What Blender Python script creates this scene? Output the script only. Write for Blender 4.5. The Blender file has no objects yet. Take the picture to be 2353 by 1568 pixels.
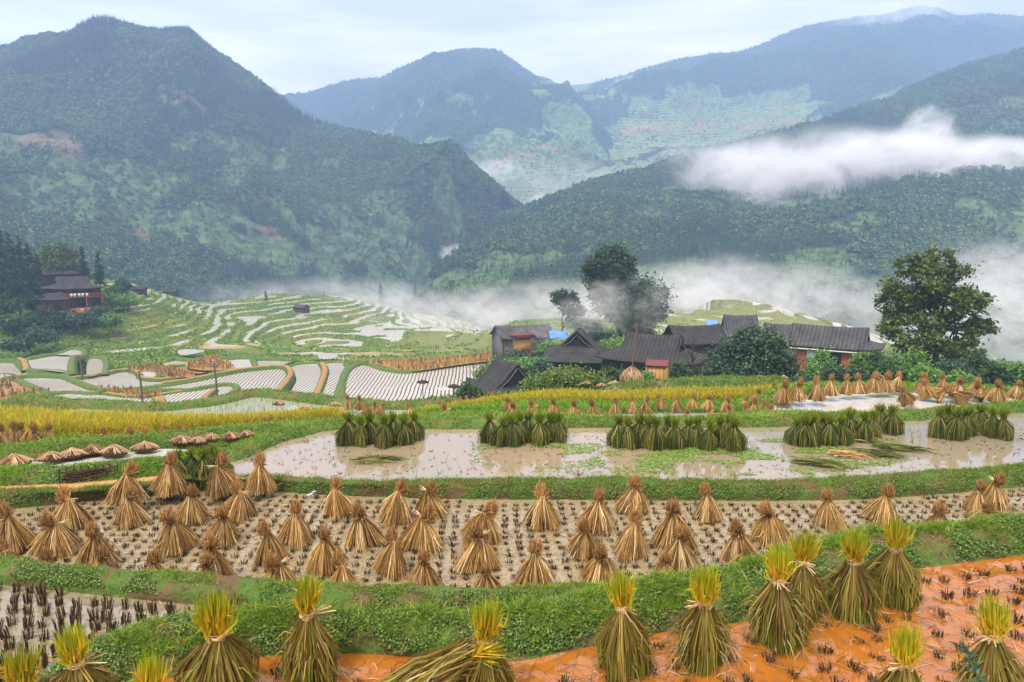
import bpy, math, random
import numpy as np
from mathutils import Vector, Matrix
random.seed(7)
S = bpy.context.scene
COL = S.collection
R = math.radians

# ------------------------------------------------------------------ camera, sky, sun, exposure
CZ = 4.4                       # camera height above the nearest field
FPX = 1569.0                   # focal length in units of a 2353 px wide frame
PITCH = math.atan((784-560)/FPX)
cam_d = bpy.data.cameras.new('camera'); cam = bpy.data.objects.new('camera', cam_d); COL.objects.link(cam)
cam_d.sensor_width = 36; cam_d.lens = 36*FPX/2353; cam_d.clip_start = .1; cam_d.clip_end = 12000
cam.location = (0, 0, CZ); cam.rotation_euler = (math.pi/2-PITCH, 0, 0)
S.camera = cam

SUN_EL, SUN_AZ = 58, 215       # azimuth clockwise from +Y: behind the camera, to the left
w = bpy.data.worlds.new('World'); S.world = w; w.use_nodes = True
nt = w.node_tree; N = nt.nodes; L = nt.links; N.clear()
out = N.new('ShaderNodeOutputWorld'); bg = N.new('ShaderNodeBackground'); bg.inputs[1].default_value = 1.0
sky = N.new('ShaderNodeTexSky'); sky.sky_type = 'NISHITA'; sky.sun_disc = False
sky.sun_elevation = R(SUN_EL); sky.sun_rotation = R(SUN_AZ)
sk = N.new('ShaderNodeVectorMath'); sk.operation = 'SCALE'; sk.inputs[3].default_value = .08
L.new(sky.outputs[0], sk.inputs[0])
tc = N.new('ShaderNodeTexCoord'); sp = N.new('ShaderNodeSeparateXYZ'); L.new(tc.outputs['Generated'], sp.inputs[0])
mp = N.new('ShaderNodeMapping'); mp.inputs['Scale'].default_value = (1, 1, 5.0); L.new(tc.outputs['Generated'], mp.inputs[0])
nz = N.new('ShaderNodeTexNoise'); nz.inputs['Scale'].default_value = 2.2; nz.inputs['Detail'].default_value = 7; nz.inputs['Roughness'].default_value = .52
nz.inputs['Distortion'].default_value = .35
L.new(mp.outputs[0], nz.inputs[0])
cr = N.new('ShaderNodeValToRGB'); L.new(nz.outputs[0], cr.inputs[0])
e = cr.color_ramp.elements; e[0].position = .40; e[0].color = (.94, .83, .785, 1); e[1].position = .60; e[1].color = (1.76, 1.47, 1.27, 1)
e2 = cr.color_ramp.elements.new(.5); e2.color = (1.38, 1.17, 1.05, 1)
# an overcast sky is brighter overhead than near the horizon
mr = N.new('ShaderNodeMapRange'); mr.inputs[1].default_value = .35; mr.inputs[2].default_value = .9; mr.inputs[3].default_value = 1.0; mr.inputs[4].default_value = 2.3
L.new(sp.outputs[2], mr.inputs[0])
sc = N.new('ShaderNodeVectorMath'); sc.operation = 'SCALE'; L.new(cr.outputs[0], sc.inputs[0]); L.new(mr.outputs[0], sc.inputs[3])
mx = N.new('ShaderNodeMix'); mx.data_type = 'RGBA'; mx.inputs[0].default_value = .90
L.new(sk.outputs[0], mx.inputs[6]); L.new(sc.outputs[0], mx.inputs[7]); L.new(mx.outputs[2], bg.inputs[0]); L.new(bg.outputs[0], out.inputs[0])

sun_d = bpy.data.lights.new('sun', 'SUN'); sun = bpy.data.objects.new('sun', sun_d); COL.objects.link(sun)
sun_d.energy = 4.4; sun_d.angle = R(11); sun_d.color = (1, .95, .86)
az = R(SUN_AZ); el = R(SUN_EL)
sdir = Vector((math.sin(az)*math.cos(el), math.cos(az)*math.cos(el), math.sin(el)))
sun.rotation_euler = sdir.to_track_quat('Z', 'Y').to_euler()

S.view_settings.view_transform = 'Standard'; S.view_settings.look = 'None'; S.view_settings.gamma = 1; S.view_settings.exposure = 0.22
S.cycles.max_bounces = 5; S.cycles.diffuse_bounces = 2; S.cycles.glossy_bounces = 2; S.cycles.transmission_bounces = 2
S.cycles.transparent_max_bounces = 6; S.cycles.volume_bounces = 2
S.cycles.volume_step_rate = 1.0; S.cycles.volume_max_steps = 128
S.cycles.caustics_reflective = False; S.cycles.caustics_refractive = False
S.cycles.use_denoising = True
S.cycles.sample_clamp_indirect = 4
S.render.use_persistent_data = False

# ------------------------------------------------------------------ geometry helpers
cp, spn = math.cos(PITCH), math.sin(PITCH)
def ray(x, y):
    a = (np.asarray(x, float)-1176.5)/FPX; b = (784-np.asarray(y, float))/FPX
    return np.stack([a, cp+b*spn, -spn+b*cp], -1)
def PH(x, y, H):               # the point seen at (x, y) that lies H metres below the eye
    d = ray(x, y); t = -np.asarray(H, float)/d[..., 2]
    p = d*t[..., None]; p[..., 2] += CZ; return p
def PD(x, y, D):               # the point seen at (x, y) at D metres ahead
    d = ray(x, y); t = np.asarray(D, float)/d[..., 1]
    p = d*t[..., None]; p[..., 2] += CZ; return p
def proj(p):
    q = np.asarray(p, float)-np.array([0, 0, CZ])
    z = q[..., 1]*cp-q[..., 2]*spn; u = q[..., 1]*spn+q[..., 2]*cp
    return 1176.5+FPX*q[..., 0]/z, 784-FPX*u/z

def h3(ix, iy, iz, s):
    n = (ix*374761393+iy*668265263+iz*2147483647+s*1274126177) & 0xffffffff
    n = ((n ^ (n >> 13))*1274126177) & 0xffffffff
    n = ((n ^ (n >> 16))*2246822519) & 0xffffffff
    return ((n ^ (n >> 15)) & 0xffffff)/0xffffff
def vnoise(p, s=0):            # smooth value noise, 0..1
    p = np.asarray(p, float); i = np.floor(p).astype(np.int64); f = p-i; f = f*f*f*(f*(f*6-15)+10)
    r = 0
    for a in (0, 1):
        for b in (0, 1):
            for c in (0, 1):
                wt = (f[..., 0] if a else 1-f[..., 0])*(f[..., 1] if b else 1-f[..., 1])*(f[..., 2] if c else 1-f[..., 2])
                r = r+wt*h3(i[..., 0]+a, i[..., 1]+b, i[..., 2]+c, s)
    return r
def fbm(p, o=4, s=0, g=.5):
    p = np.asarray(p, float); r = 0; a = 1; t = 0
    for k in range(o):
        r = r+a*vnoise(p*2**k+17.3*k, s+k); t += a; a *= g
    return r/t
def ridged(p, o=4, s=0):
    p = np.asarray(p, float); r = 0; a = 1; t = 0
    for k in range(o):
        r = r+a*(1-np.abs(2*vnoise(p*2**k+11.1*k, s+k)-1)); t += a; a *= .5
    return r/t

def keys(x, ks):               # smooth interpolation of (x, value) keys
    ks = np.array(ks, float); X, Y = ks[:, 0], ks[:, 1]
    m = np.gradient(Y, X) if len(X) > 2 else np.full(len(X), (Y[-1]-Y[0])/(X[-1]-X[0]))
    dx = np.diff(X); sl = np.diff(Y)/dx
    for i in range(len(X)):    # keep it monotone between keys
        if 0 < i < len(X)-1 and sl[i-1]*sl[i] <= 0: m[i] = 0
        elif 0 < i < len(X)-1: m[i] = np.sign(m[i])*min(abs(m[i]), 2.5*min(abs(sl[i-1]), abs(sl[i])))
    x = np.clip(np.asarray(x, float), X[0], X[-1]); i = np.clip(np.searchsorted(X, x)-1, 0, len(X)-2)
    t = (x-X[i])/dx[i]; h = dx[i]
    return (2*t**3-3*t**2+1)*Y[i]+(t**3-2*t**2+t)*h*m[i]+(-2*t**3+3*t**2)*Y[i+1]+(t**3-t**2)*h*m[i+1]

def tag(o, label=None, cat=None, group=None, kind=None):
    if label: o['label'] = label
    if cat: o['category'] = cat
    if group: o['group'] = group
    if kind: o['kind'] = kind
    return o
def mesh_data(name, v, f, mat=None, attrs=None, smooth=False):
    me = bpy.data.meshes.new(name); v = np.ascontiguousarray(v, np.float32)
    fl = f if isinstance(f, list) else [f]
    fl = [np.asarray(a, np.int32) for a in fl if len(a)]
    nl = sum(a.size for a in fl); nf = sum(len(a) for a in fl)
    me.vertices.add(len(v)); me.vertices.foreach_set('co', v.ravel())
    me.loops.add(nl); me.loops.foreach_set('vertex_index', np.concatenate([a.ravel() for a in fl]))
    me.polygons.add(nf); tot = np.concatenate([np.full(len(a), a.shape[1], np.int32) for a in fl])
    me.polygons.foreach_set('loop_start', np.concatenate([[0], np.cumsum(tot)[:-1]]).astype(np.int32))
    if smooth: me.polygons.foreach_set('use_smooth', np.ones(nf, bool))
    for k, a in (attrs or {}).items():
        a = np.asarray(a, np.float32)
        if a.ndim == 1: at = me.attributes.new(k, 'FLOAT', 'POINT'); at.data.foreach_set('value', a)
        else: at = me.attributes.new(k, 'FLOAT_COLOR', 'POINT'); at.data.foreach_set('color', np.ascontiguousarray(a).ravel())
    me.update(calc_edges=True); me.validate()
    if mat:
        for mt in (mat if isinstance(mat, list) else [mat]): me.materials.append(mt)
    return me
def obj(name, me, parent=None, loc=None):
    o = bpy.data.objects.new(name, me); COL.objects.link(o)
    if parent is not None: o.parent = parent
    if loc is not None: o.location = loc
    return o
def mk(name, v, f, mat=None, parent=None, attrs=None, smooth=False):
    return obj(name, mesh_data(name, v, f, mat, attrs, smooth), parent)
def empty(name, loc, rz=0):
    o = bpy.data.objects.new(name, None); COL.objects.link(o); o.location = loc; o.rotation_euler = (0, 0, rz); o.empty_display_size = .2
    return o
def grid_faces(nr, nc):
    a = np.arange(nr*nc).reshape(nr, nc)
    return np.stack([a[:-1, :-1], a[:-1, 1:], a[1:, 1:], a[1:, :-1]], -1).reshape(-1, 4)
class MB:                      # collects shapes for one mesh
    def __init__(s): s.v = []; s.f3 = []; s.f4 = []; s.n = 0; s.a = {}
    def add(s, v, f):
        v = np.asarray(v, float); f = np.asarray(f, int)
        (s.f4 if f.shape[1] == 4 else s.f3).append(f+s.n); s.v.append(v); s.n += len(v)
    def box(s, c, size, rz=0, M=None):
        x, y, z = np.array(size)/2
        v = np.array([[-x,-y,-z],[x,-y,-z],[x,y,-z],[-x,y,-z],[-x,-y,z],[x,-y,z],[x,y,z],[-x,y,z]])
        if M is not None: v = v@np.array(M).T
        co, si = math.cos(rz), math.sin(rz); v = v@np.array([[co, si, 0], [-si, co, 0], [0, 0, 1]])
        s.add(v+np.array(c), [[0,3,2,1],[4,5,6,7],[0,1,5,4],[1,2,6,5],[2,3,7,6],[3,0,4,7]])
    def tube(s, pts, rad, n=7):
        pts = np.asarray(pts, float); rad = np.broadcast_to(rad, (len(pts),)); tg = np.gradient(pts, axis=0)
        tg /= np.linalg.norm(tg, axis=1)[:, None]+1e-9
        ref = np.where(np.abs(tg[:, 2:3]) > .9, np.array([[1., 0, 0]]), np.array([[0, 0, 1.]]))
        u = np.cross(tg, ref); u /= np.linalg.norm(u, axis=1)[:, None]+1e-9; w_ = np.cross(tg, u)
        a = np.linspace(0, 2*math.pi, n, endpoint=False)
        v = pts[:, None]+rad[:, None, None]*(np.cos(a)[None, :, None]*u[:, None]+np.sin(a)[None, :, None]*w_[:, None])
        i = np.arange(len(pts)*n).reshape(len(pts), n); j = np.roll(i, -1, 1)
        s.add(v.reshape(-1, 3), np.stack([i[:-1], j[:-1], j[1:], i[1:]], -1).reshape(-1, 4))
    def build(s, name, mat, parent=None, smooth=False):
        return mk(name, np.concatenate(s.v), [np.concatenate(x) for x in (s.f4, s.f3) if x], mat, parent, None, smooth)
    def data(s, name, mat, smooth=False):
        return mesh_data(name, np.concatenate(s.v), [np.concatenate(x) for x in (s.f4, s.f3) if x], mat, None, smooth)

rng = np.random.default_rng(11)
def unit(v): return v/(np.linalg.norm(v, axis=-1, keepdims=True)+1e-9)
def blades(b, m, t, wd, rnd=None, r=None, tipw=.25, midw=.85):
    """flat ribbons base > middle > tip; returns v, f, attrs(rnd, t)"""
    r = r or rng; n = len(b)
    side = unit(np.cross(t-b, r.normal(size=(n, 3)))); wd = np.broadcast_to(wd, (n,))[:, None]/2
    v = np.stack([b-side*wd, b+side*wd, m-side*wd*midw, m+side*wd*midw, t-side*wd*tipw, t+side*wd*tipw], 1).reshape(-1, 3)
    k = np.arange(n)[:, None]*6
    f = np.concatenate([k+np.array([[0, 1, 3, 2]]), k+np.array([[2, 3, 5, 4]])], 0)
    rnd = r.random(n) if rnd is None else rnd
    return v, f, {'rnd': np.repeat(rnd, 6), 't': np.tile([0, 0, .5, .5, 1, 1], n)}
def joinb(parts):
    v = []; f = []; a = {}; n = 0
    for (V, F_, A) in parts:
        v.append(V); f.append(F_+n); n += len(V)
        for k in A: a.setdefault(k, []).append(A[k])
    return np.concatenate(v), np.concatenate(f), {k: np.concatenate(x) for k, x in a.items()}

# ------------------------------------------------------------------ materials
class NT:
    def __init__(s, name):
        s.m = bpy.data.materials.new(name); s.m.use_nodes = True; s.t = s.m.node_tree; s.t.nodes.clear()
        s.out = s.n('OutputMaterial')
    def n(s, t, **kw):
        x = s.t.nodes.new('ShaderNode'+t)
        for k, v in kw.items(): setattr(x, k, v)
        return x
    def l(s, a, b): s.t.links.new(a, b)
    def pos(s): return s.n('NewGeometry').outputs['Position']
    def mapped(s, src, scale, rot=(0, 0, 0)):
        m = s.n('Mapping'); m.inputs['Scale'].default_value = scale; m.inputs['Rotation'].default_value = rot; s.l(src, m.inputs[0]); return m.outputs[0]
    def noise(s, vec, scale, detail=4, rough=.55, dist=0):
        x = s.n('TexNoise'); x.inputs['Scale'].default_value = scale; x.inputs['Detail'].default_value = detail; x.inputs['Roughness'].default_value = rough; x.inputs['Distortion'].default_value = dist
        if vec is not None: s.l(vec, x.inputs['Vector'])
        return x.outputs[0]
    def ramp(s, fac, stops):
        x = s.n('ValToRGB'); el = x.color_ramp.elements
        while len(el) < len(stops): el.new(.5)
        for e_, (p, c) in zip(el, stops):
            e_.position = p; e_.color = (*c, 1) if not np.isscalar(c) else (c, c, c, 1)
        s.l(fac, x.inputs[0]); return x.outputs[0]
    def mix(s, fac, a, b, mode='MIX'):
        x = s.n('Mix', data_type='RGBA', blend_type=mode)
        for v, i in ((fac, 0), (a, 6), (b, 7)):
            if hasattr(v, 'node'): s.l(v, x.inputs[i])
            else: x.inputs[i].default_value = v if i == 0 else ((*v, 1) if not np.isscalar(v) else (v, v, v, 1))
        return x.outputs[2]
    def math(s, op, a, b=0, clamp=False):
        x = s.n('Math', operation=op, use_clamp=clamp)
        for v, i in ((a, 0), (b, 1)):
            if hasattr(v, 'node'): s.l(v, x.inputs[i])
            else: x.inputs[i].default_value = v
        return x.outputs[0]
    def attr(s, name, f='Fac'): 
        x = s.n('Attribute', attribute_name=name); return x.outputs[f]
    def bump(s, h, strength=.5, dist=.05):
        x = s.n('Bump'); x.inputs['Strength'].default_value = strength; x.inputs['Distance'].default_value = dist; s.l(h, x.inputs['Height']); return x.outputs[0]
    def bsdf(s, col, rough=.7, spec=.5, normal=None, ior=None, trans=None):
        x = s.n('BsdfPrincipled')
        for v, i in ((col, 'Base Color'), (rough, 'Roughness'), (spec, 'Specular IOR Level')):
            if hasattr(v, 'node'): s.l(v, x.inputs[i])
            else: x.inputs[i].default_value = (*v, 1) if i == 'Base Color' else v
        if ior: x.inputs['IOR'].default_value = ior
        if normal is not None: s.l(normal, x.inputs['Normal'])
        return x.outputs[0]
    def done(s, sh, disp=None): s.l(sh, s.out.inputs['Surface']); return s.m
def leafmat(name, ramp, tramp=None, rough=.55, transl=.3, spec=.25):
    """thin leaf or straw: colour by the blade's own random number, optionally by its length"""
    t = NT(name); oi = t.n('ObjectInfo').outputs['Random']
    r = t.math('FRACT', t.math('ADD', t.attr('rnd'), t.math('MULTIPLY', oi, .15)))
    c = t.ramp(t.attr('rnd'), ramp)
    if tramp: c = t.mix(t.ramp(t.attr('t'), tramp[0]), c, t.ramp(t.attr('rnd'), tramp[1]))
    c = t.mix(1, c, t.ramp(oi, [(0, .82), (1, 1.12)]), 'MULTIPLY')
    b = t.bsdf(c, rough, spec)
    tr = t.n('BsdfTranslucent'); t.l(c, tr.inputs[0]); ms = t.n('MixShader'); ms.inputs[0].default_value = transl
    t.l(b, ms.inputs[1]); t.l(tr.outputs[0], ms.inputs[2]); return t.done(ms.outputs[0])

# ------------------------------------------------------------------ mountains and the forest on them
def hill_material(name, forest, mead, bare, band=None):
    t = NT(name); p = t.pos()
    v = t.attr('veg'); n1 = t.noise(p, .12, 5, .65); n2 = t.noise(p, .02, 4, .6)
    f = t.mix(n1, tuple(.55*c for c in forest), tuple(1.5*c for c in forest))
    g = t.mix(t.ramp(n1, [(.36, 0.), (.62, 1.)]), tuple(.42*c for c in mead), tuple(1.5*c for c in mead))
    if band:
        z = t.n('SeparateXYZ'); t.l(p, z.inputs[0])
        zz = t.math('ADD', z.outputs[2], t.math('MULTIPLY', t.noise(p, .008, 3), 30))
        s = t.math('FRACT', t.math('MULTIPLY', zz, 1/band))
        ln = t.ramp(s, [(0, 1.), (.22, 1.), (.34, 0.), (1, 0.)])
        k = t.math('MULTIPLY', ln, t.math('MULTIPLY', t.attr('terr'), t.ramp(n2, [(.36, 0.), (.5, 1.)])))
        g = t.mix(t.math('MULTIPLY', k, .62), g, (.32, .31, .13))
    c = t.mix(t.ramp(t.math('ADD', v, t.math('MULTIPLY', t.math('SUBTRACT', n1, .5), .35)), [(.42, 0.), (.58, 1.)]), f, g)
    c = t.mix(t.math('MULTIPLY', t.attr('bare'), t.ramp(n1, [(.35, .15), (.65, .9)])), c, bare)
    return t.done(t.bsdf(c, .9, .1, t.bump(n1, 1, 4)))

def conifer_proto(name, mat, seed, h=1, tiers=7, n=13, r0=.20):
    r = np.random.default_rng(seed); V = []; F_ = []; A = []
    for i in range(tiers):
        f = i/(tiers-1); z = .10+.86*f; rad = r0*(1-f)**.85+.012
        for k in range(n):
            a = 2*math.pi*(k+r.random())/n; q = rad*r.uniform(.65, 1.15); dz = -.10*(1-f*.6)*r.uniform(.5, 1.2); w_ = .35*q+.02
            c = np.array([math.cos(a), math.sin(a), 0]); s = np.array([-c[1], c[0], 0]); b = len(V)*4
            V.append([np.array([0, 0, z+.05])-s*.012, np.array([0, 0, z+.05])+s*.012, c*q+s*w_+[0, 0, z+dz], c*q*1.08-s*w_*.8+[0, 0, z+dz*1.2]]); F_.append([b, b+1, b+2, b+3]); A.append(r.random())
    return mesh_data(name, np.array(V).reshape(-1, 3)*h, np.array(F_), mat, {'rnd': np.repeat(A, 4)})
def bushy_proto(name, mat, seed, n=90, lobes=6):
    r = np.random.default_rng(seed); lc = np.concatenate([r.normal(size=(lobes, 2))*.22, r.uniform(.3, .75, (lobes, 1))], 1)
    k = r.integers(0, lobes, n); d = unit(r.normal(size=(n, 3))); d[:, 2] = np.abs(d[:, 2])*.9-.15
    c = lc[k]+d*r.uniform(.2, .30, (n, 1)); u = unit(np.cross(d, r.normal(size=(n, 3)))); v_ = np.cross(unit(d+r.normal(size=(n, 3))*.5), u)
    s = r.uniform(.06, .12, (n, 1)); V = np.stack([c-u*s-v_*s, c+u*s-v_*s*.7, c+u*s*.8+v_*s, c-u*s+v_*s*.8], 1).reshape(-1, 3)
    return mesh_data(name, V, np.arange(4*n).reshape(-1, 4), mat, {'rnd': np.repeat(r.random(n), 4)})
def farleaf(name, ramp):
    t = NT(name); c = t.ramp(t.attr('rnd'), ramp); oi = t.n('ObjectInfo').outputs['Random']
    c = t.mix(1, c, t.ramp(oi, [(0, (.55, .62, .7)), (.6, 1.), (1, (1.5, 1.35, 1.0))]), 'MULTIPLY')
    return t.done(t.bsdf(c, .8, .15))
M_con = farleaf('conifer_needles_far', [(0, (.014, .040, .024)), (1, (.050, .100, .042))])
M_bro = farleaf('broadleaf_far', [(0, (.026, .065, .020)), (1, (.105, .185, .045))])
proto_col = bpy.data.collections.new('far_tree_kinds')      # never linked to the scene: only the forest uses it
for i in range(3):
    proto_col.objects.link(bpy.data.objects.new('far_conifer', conifer_proto('far_conifer', M_con, 40+i, 1.0, 6, 9, (.17, .21, .15)[i])))
for i in range(3):
    proto_col.objects.link(bpy.data.objects.new('far_broadleaf', bushy_proto('far_broadleaf', M_bro, 50+i)))
def forest(name, pts, sc_, kind, label=None):
    """stuff: one point mesh, one tree shape on each point"""
    me = bpy.data.meshes.new(name); me.vertices.add(len(pts)); me.vertices.foreach_set('co', np.ascontiguousarray(pts, np.float32).ravel())
    for k, a, ty in (('sc', sc_.astype(np.float32), 'FLOAT'), ('kd', kind.astype(np.int32), 'INT'), ('rz', rng.random(len(pts)).astype(np.float32)*6.28, 'FLOAT')):
        me.attributes.new(k, ty, 'POINT').data.foreach_set('value', a)
    o = obj(name, me); o['kind'] = 'stuff'
    g = bpy.data.node_groups.new(name, 'GeometryNodeTree')
    g.interface.new_socket('Geometry', in_out='INPUT', socket_type='NodeSocketGeometry'); g.interface.new_socket('Geometry', in_out='OUTPUT', socket_type='NodeSocketGeometry')
    n = g.nodes; gi = n.new('NodeGroupInput'); go = n.new('NodeGroupOutput'); ip = n.new('GeometryNodeInstanceOnPoints')
    ci = n.new('GeometryNodeCollectionInfo'); ci.inputs['Collection'].default_value = proto_col; ci.inputs['Separate Children'].default_value = True; ci.inputs['Reset Children'].default_value = True
    def na(nm, ty): x = n.new('GeometryNodeInputNamedAttribute'); x.data_type = ty; x.inputs['Name'].default_value = nm; return x.outputs['Attribute']
    ip.inputs['Pick Instance'].default_value = True
    cx = n.new('ShaderNodeCombineXYZ'); l = g.links
    l.new(gi.outputs[0], ip.inputs['Points']); l.new(ci.outputs[0], ip.inputs['Instance']); l.new(na('kd', 'INT'), ip.inputs['Instance Index'])
    l.new(na('rz', 'FLOAT'), cx.inputs[2]); l.new(cx.outputs[0], ip.inputs['Rotation']); l.new(na('sc', 'FLOAT'), ip.inputs['Scale']); l.new(ip.outputs[0], go.inputs[0])
    md = o.modifiers.new('trees', 'NODES'); md.node_group = g
    return o
def spread_on(Pg, n, r, weight=None):
    """n random points on a grid surface, by area"""
    a = Pg[:-1, :-1]; b = Pg[:-1, 1:]; c = Pg[1:, :-1]
    ar = np.linalg.norm(np.cross(b-a, c-a), axis=-1)
    if weight is not None: ar = ar*weight[:-1, :-1]
    i = r.choice(ar.size, n, p=ar.ravel()/ar.sum()); u, v = r.random((2, n)); ii, jj = np.unravel_index(i, ar.shape)
    p = (1-v)[:, None]*((1-u)[:, None]*Pg[ii, jj]+u[:, None]*Pg[ii, jj+1])+v[:, None]*((1-u)[:, None]*Pg[ii+1, jj]+u[:, None]*Pg[ii+1, jj+1])
    return p, ii, jj

def mountain(name, ridge, base, mat, amp, wl, trees, hgt, con=.5, meadow=.5, cur=1.0, bare=(), terr=None, seed=0, nr=110, nc=300, meadowy=None, label=None, spur=None, clear=()):
    x0, x1 = ridge[0][0], ridge[-1][0]
    xs = np.linspace(x0, x1, nc)
    top = PD(xs, keys(xs, [(a, b) for a, b, c in ridge]), keys(xs, [(a, c) for a, b, c in ridge]))
    bot = PD(xs, keys(xs, [(a, b) for a, b, c in base]), keys(xs, [(a, c) for a, b, c in base]))
    t = np.linspace(-.12, 1, nr)[:, None, None]; G = bot+(top-bot)*t
    tt = t[..., 0]; G[..., 2] = bot[:, 2]+(top[:, 2]-bot[:, 2])*np.where(tt > 0, np.abs(tt)**cur, tt)
    q = G.copy(); q[..., 2] *= .35
    sx = ridged(q/wl, 5, seed)-.55; fine = fbm(G/(wl*.16), 4, seed+9)-.5
    env = np.clip(tt+.15, 0, 1)**.5*np.clip((1-tt)*5, 0, 1)
    dirn = unit((top-bot)*np.array([1, 1, 0]))
    G = G-dirn*(sx*amp*env)[..., None]*1.0
    G[..., 2] += (fine*amp*.22*env)+sx*amp*.45*env
    if spur is not None:
        for (sxx, sw, sh) in spur:
            X, Y = proj(G); G = G-dirn*(sh*np.exp(-((X-sxx(Y))/sw)**2)*env)[..., None]
    back = top+unit(top*np.array([1, 1, 0]))*np.linspace(20, 500, 6)[:, None, None]; back[..., 2] = top[:, 2]-np.linspace(10, 330, 6)[:, None]
    veg = fbm(q*np.array([1, 1, 1.6])/(wl*.22), 5, seed+30, .62)-.35*(sx-np.mean(sx))
    X, Y = proj(G)
    bm_ = np.zeros(veg.shape); cl = np.zeros(veg.shape)
    wob = (fbm(G/25, 3, seed+60)-.5)*46
    for (bx, by, rx, ry, rot) in bare:
        u = (X-bx)*math.cos(rot)+(Y-by)*math.sin(rot)+wob; v = -(X-bx)*math.sin(rot)+(Y-by)*math.cos(rot)+wob*.6
        bm_ = np.maximum(bm_, np.clip(3-3*((u/rx)**2+(v/ry)**2), 0, 1))
    for (bx, by, rx, ry, rot) in clear:
        u = (X-bx)*math.cos(rot)+(Y-by)*math.sin(rot)+wob; v = -(X-bx)*math.sin(rot)+(Y-by)*math.cos(rot)+wob*.6
        cl = np.maximum(cl, np.clip(2.5-2.5*((u/rx)**2+(v/ry)**2), 0, 1))
    if meadowy is not None: veg = veg+meadowy(X, Y)
    thr = np.quantile(veg, 1-meadow); vv = np.clip(.5+(veg-thr)*6, 0, 1); vv = np.maximum(vv, cl)
    tr = np.zeros(veg.shape) if terr is None else terr(X, Y)
    full = np.concatenate([G, back]); pad = lambda a: np.concatenate([a, np.repeat(a[-1:], 6, 0)])
    o = mk(name, full.reshape(-1, 3), grid_faces(nr+6, nc), mat, None, {'veg': pad(vv).ravel(), 'bare': pad(bm_).ravel(), 'terr': pad(tr).ravel()}, True)
    o['kind'] = 'structure'
    r = np.random.default_rng(seed+5); wgt = np.clip(1.12-vv, .16, 1)*(1-bm_*.95)*np.clip(tt*4+.3, 0, 1)
    p, ii, jj = spread_on(G, trees, r, wgt)
    mix = fbm(p/60, 3, seed+77); isc = (mix+r.normal(size=trees)*.09) < np.quantile(mix, con)
    kd = np.where(isc, r.integers(0, 3, trees), r.integers(3, 6, trees)); open_ = vv[ii, jj] > .6
    kd = np.where(kd < 3, kd, kd)
    sc_ = hgt*np.where(isc, r.uniform(.75, 1.45, trees), r.uniform(.6, 1.1, trees))*np.where(open_, r.uniform(.35, .8, trees), 1)
    p[:, 2] -= .08*hgt
    # collection children are used in name order: far_broadleaf first
    forest('forest', p, sc_, np.where(kd < 3, kd+3, kd-3))
    # more trees along the skyline
    return o, G

M_hA = hill_material('hill_near_right', (.026, .062, .020), (.066, .112, .034), (.20, .12, .06))
M_hB = hill_material('hill_left', (.022, .056, .022), (.060, .104, .038), (.20, .10, .07))
M_hC = hill_material('hill_far', (.026, .058, .026), (.110, .165, .055), (.40, .16, .08), band=6)

mountain('mountain', [(-420,160,950),(-100,135,896),(0,122,874),(60,112,866),(150,93,851),(270,83,836),(390,78,820),(430,76,813),(455,95,805),(500,127,798),(560,167,790),(630,217,775),(700,268,760),(760,293,752),(850,313,737),(900,320,729),(960,342,722),(1000,343,706),(1050,368,699),(1090,398,684),(1140,432,676),(1180,465,668),(1230,520,661)],
    [(-420,650,252),(0,690,352),(300,700,394),(600,700,436),(900,690,504),(1050,640,588),(1150,600,672),(1230,560,705)],
    M_hB, 135, 250, 66000, 6.2, .55, .24, 1.0, bare=[(115,330,85,34,.05),(430,232,70,16,.62),(320,545,30,22,0),(610,530,34,16,.3)], seed=3,
    clear=[(230,395,160,40,.1),(330,450,120,40,-.4),(520,500,90,22,.35),(400,250,60,14,.6),(640,480,80,16,.8),(760,560,90,30,.5)])
mountain('mountain', [(400,330,1700),(560,240,1666),(620,217,1632),(640,218,1632),(690,216,1632),(760,196,1632),(820,184,1632),(870,180,1632),(930,152,1618),(1000,127,1604),(1060,116,1598),(1090,114,1598),(1140,116,1598),(1180,141,1591),(1230,176,1584),(1280,200,1577),(1330,262,1564),(1390,350,1530),(1450,430,1496)],
    [(400,560,1020),(900,520,986),(1200,520,952),(1500,520,952)], M_hC, 280, 430, 52000, 5.6, .4, .45, 1.1, seed=21,
    bare=[(1050,372,40,4,-.1),(1160,365,60,5,-.25),(1260,340,34,5,-.1)], terr=lambda X, Y: np.clip((Y-345)/40, 0, 1)*np.clip((X-1130)/80, 0, 1)*.7,
    meadowy=lambda X, Y: np.clip((X-1000)/300, -.3, .3)*.3+.17*np.clip((Y-250)/90, -1, 1))
mountain('mountain', [(1150,260,1855),(1280,200,1795),(1350,192,1765),(1420,177,1735),(1500,152,1735),(1560,137,1735),(1640,124,1705),(1700,119,1705),(1750,102,1705),(1850,62,1705),(1950,44,1705),(2050,32,1705),(2110,16,1705),(2150,17,1705),(2200,35,1705),(2270,34,1705),(2353,39,1705),(2600,70,1705),(2900,110,1705)],
    [(1150,520,897),(1500,520,777),(1800,480,777),(2353,420,837),(2900,400,837)], M_hC, 200, 430, 44000, 5.6, .45, .55, 1.25, seed=33,
    bare=[(1560,292,110,3.5,.0),(1720,292,40,7,-.1),(1460,300,36,5,-.3),(1830,282,120,3.5,.06),(1990,283,30,7,0),(1300,372,60,5,-.15)], terr=lambda X, Y: np.clip((Y-190)/60, 0, 1),
    meadowy=lambda X, Y: .20*np.clip((Y-190)/110, -1, 1)-.2*np.exp(-((X-2080)/330)**2-((Y-125)/50)**2))
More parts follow.
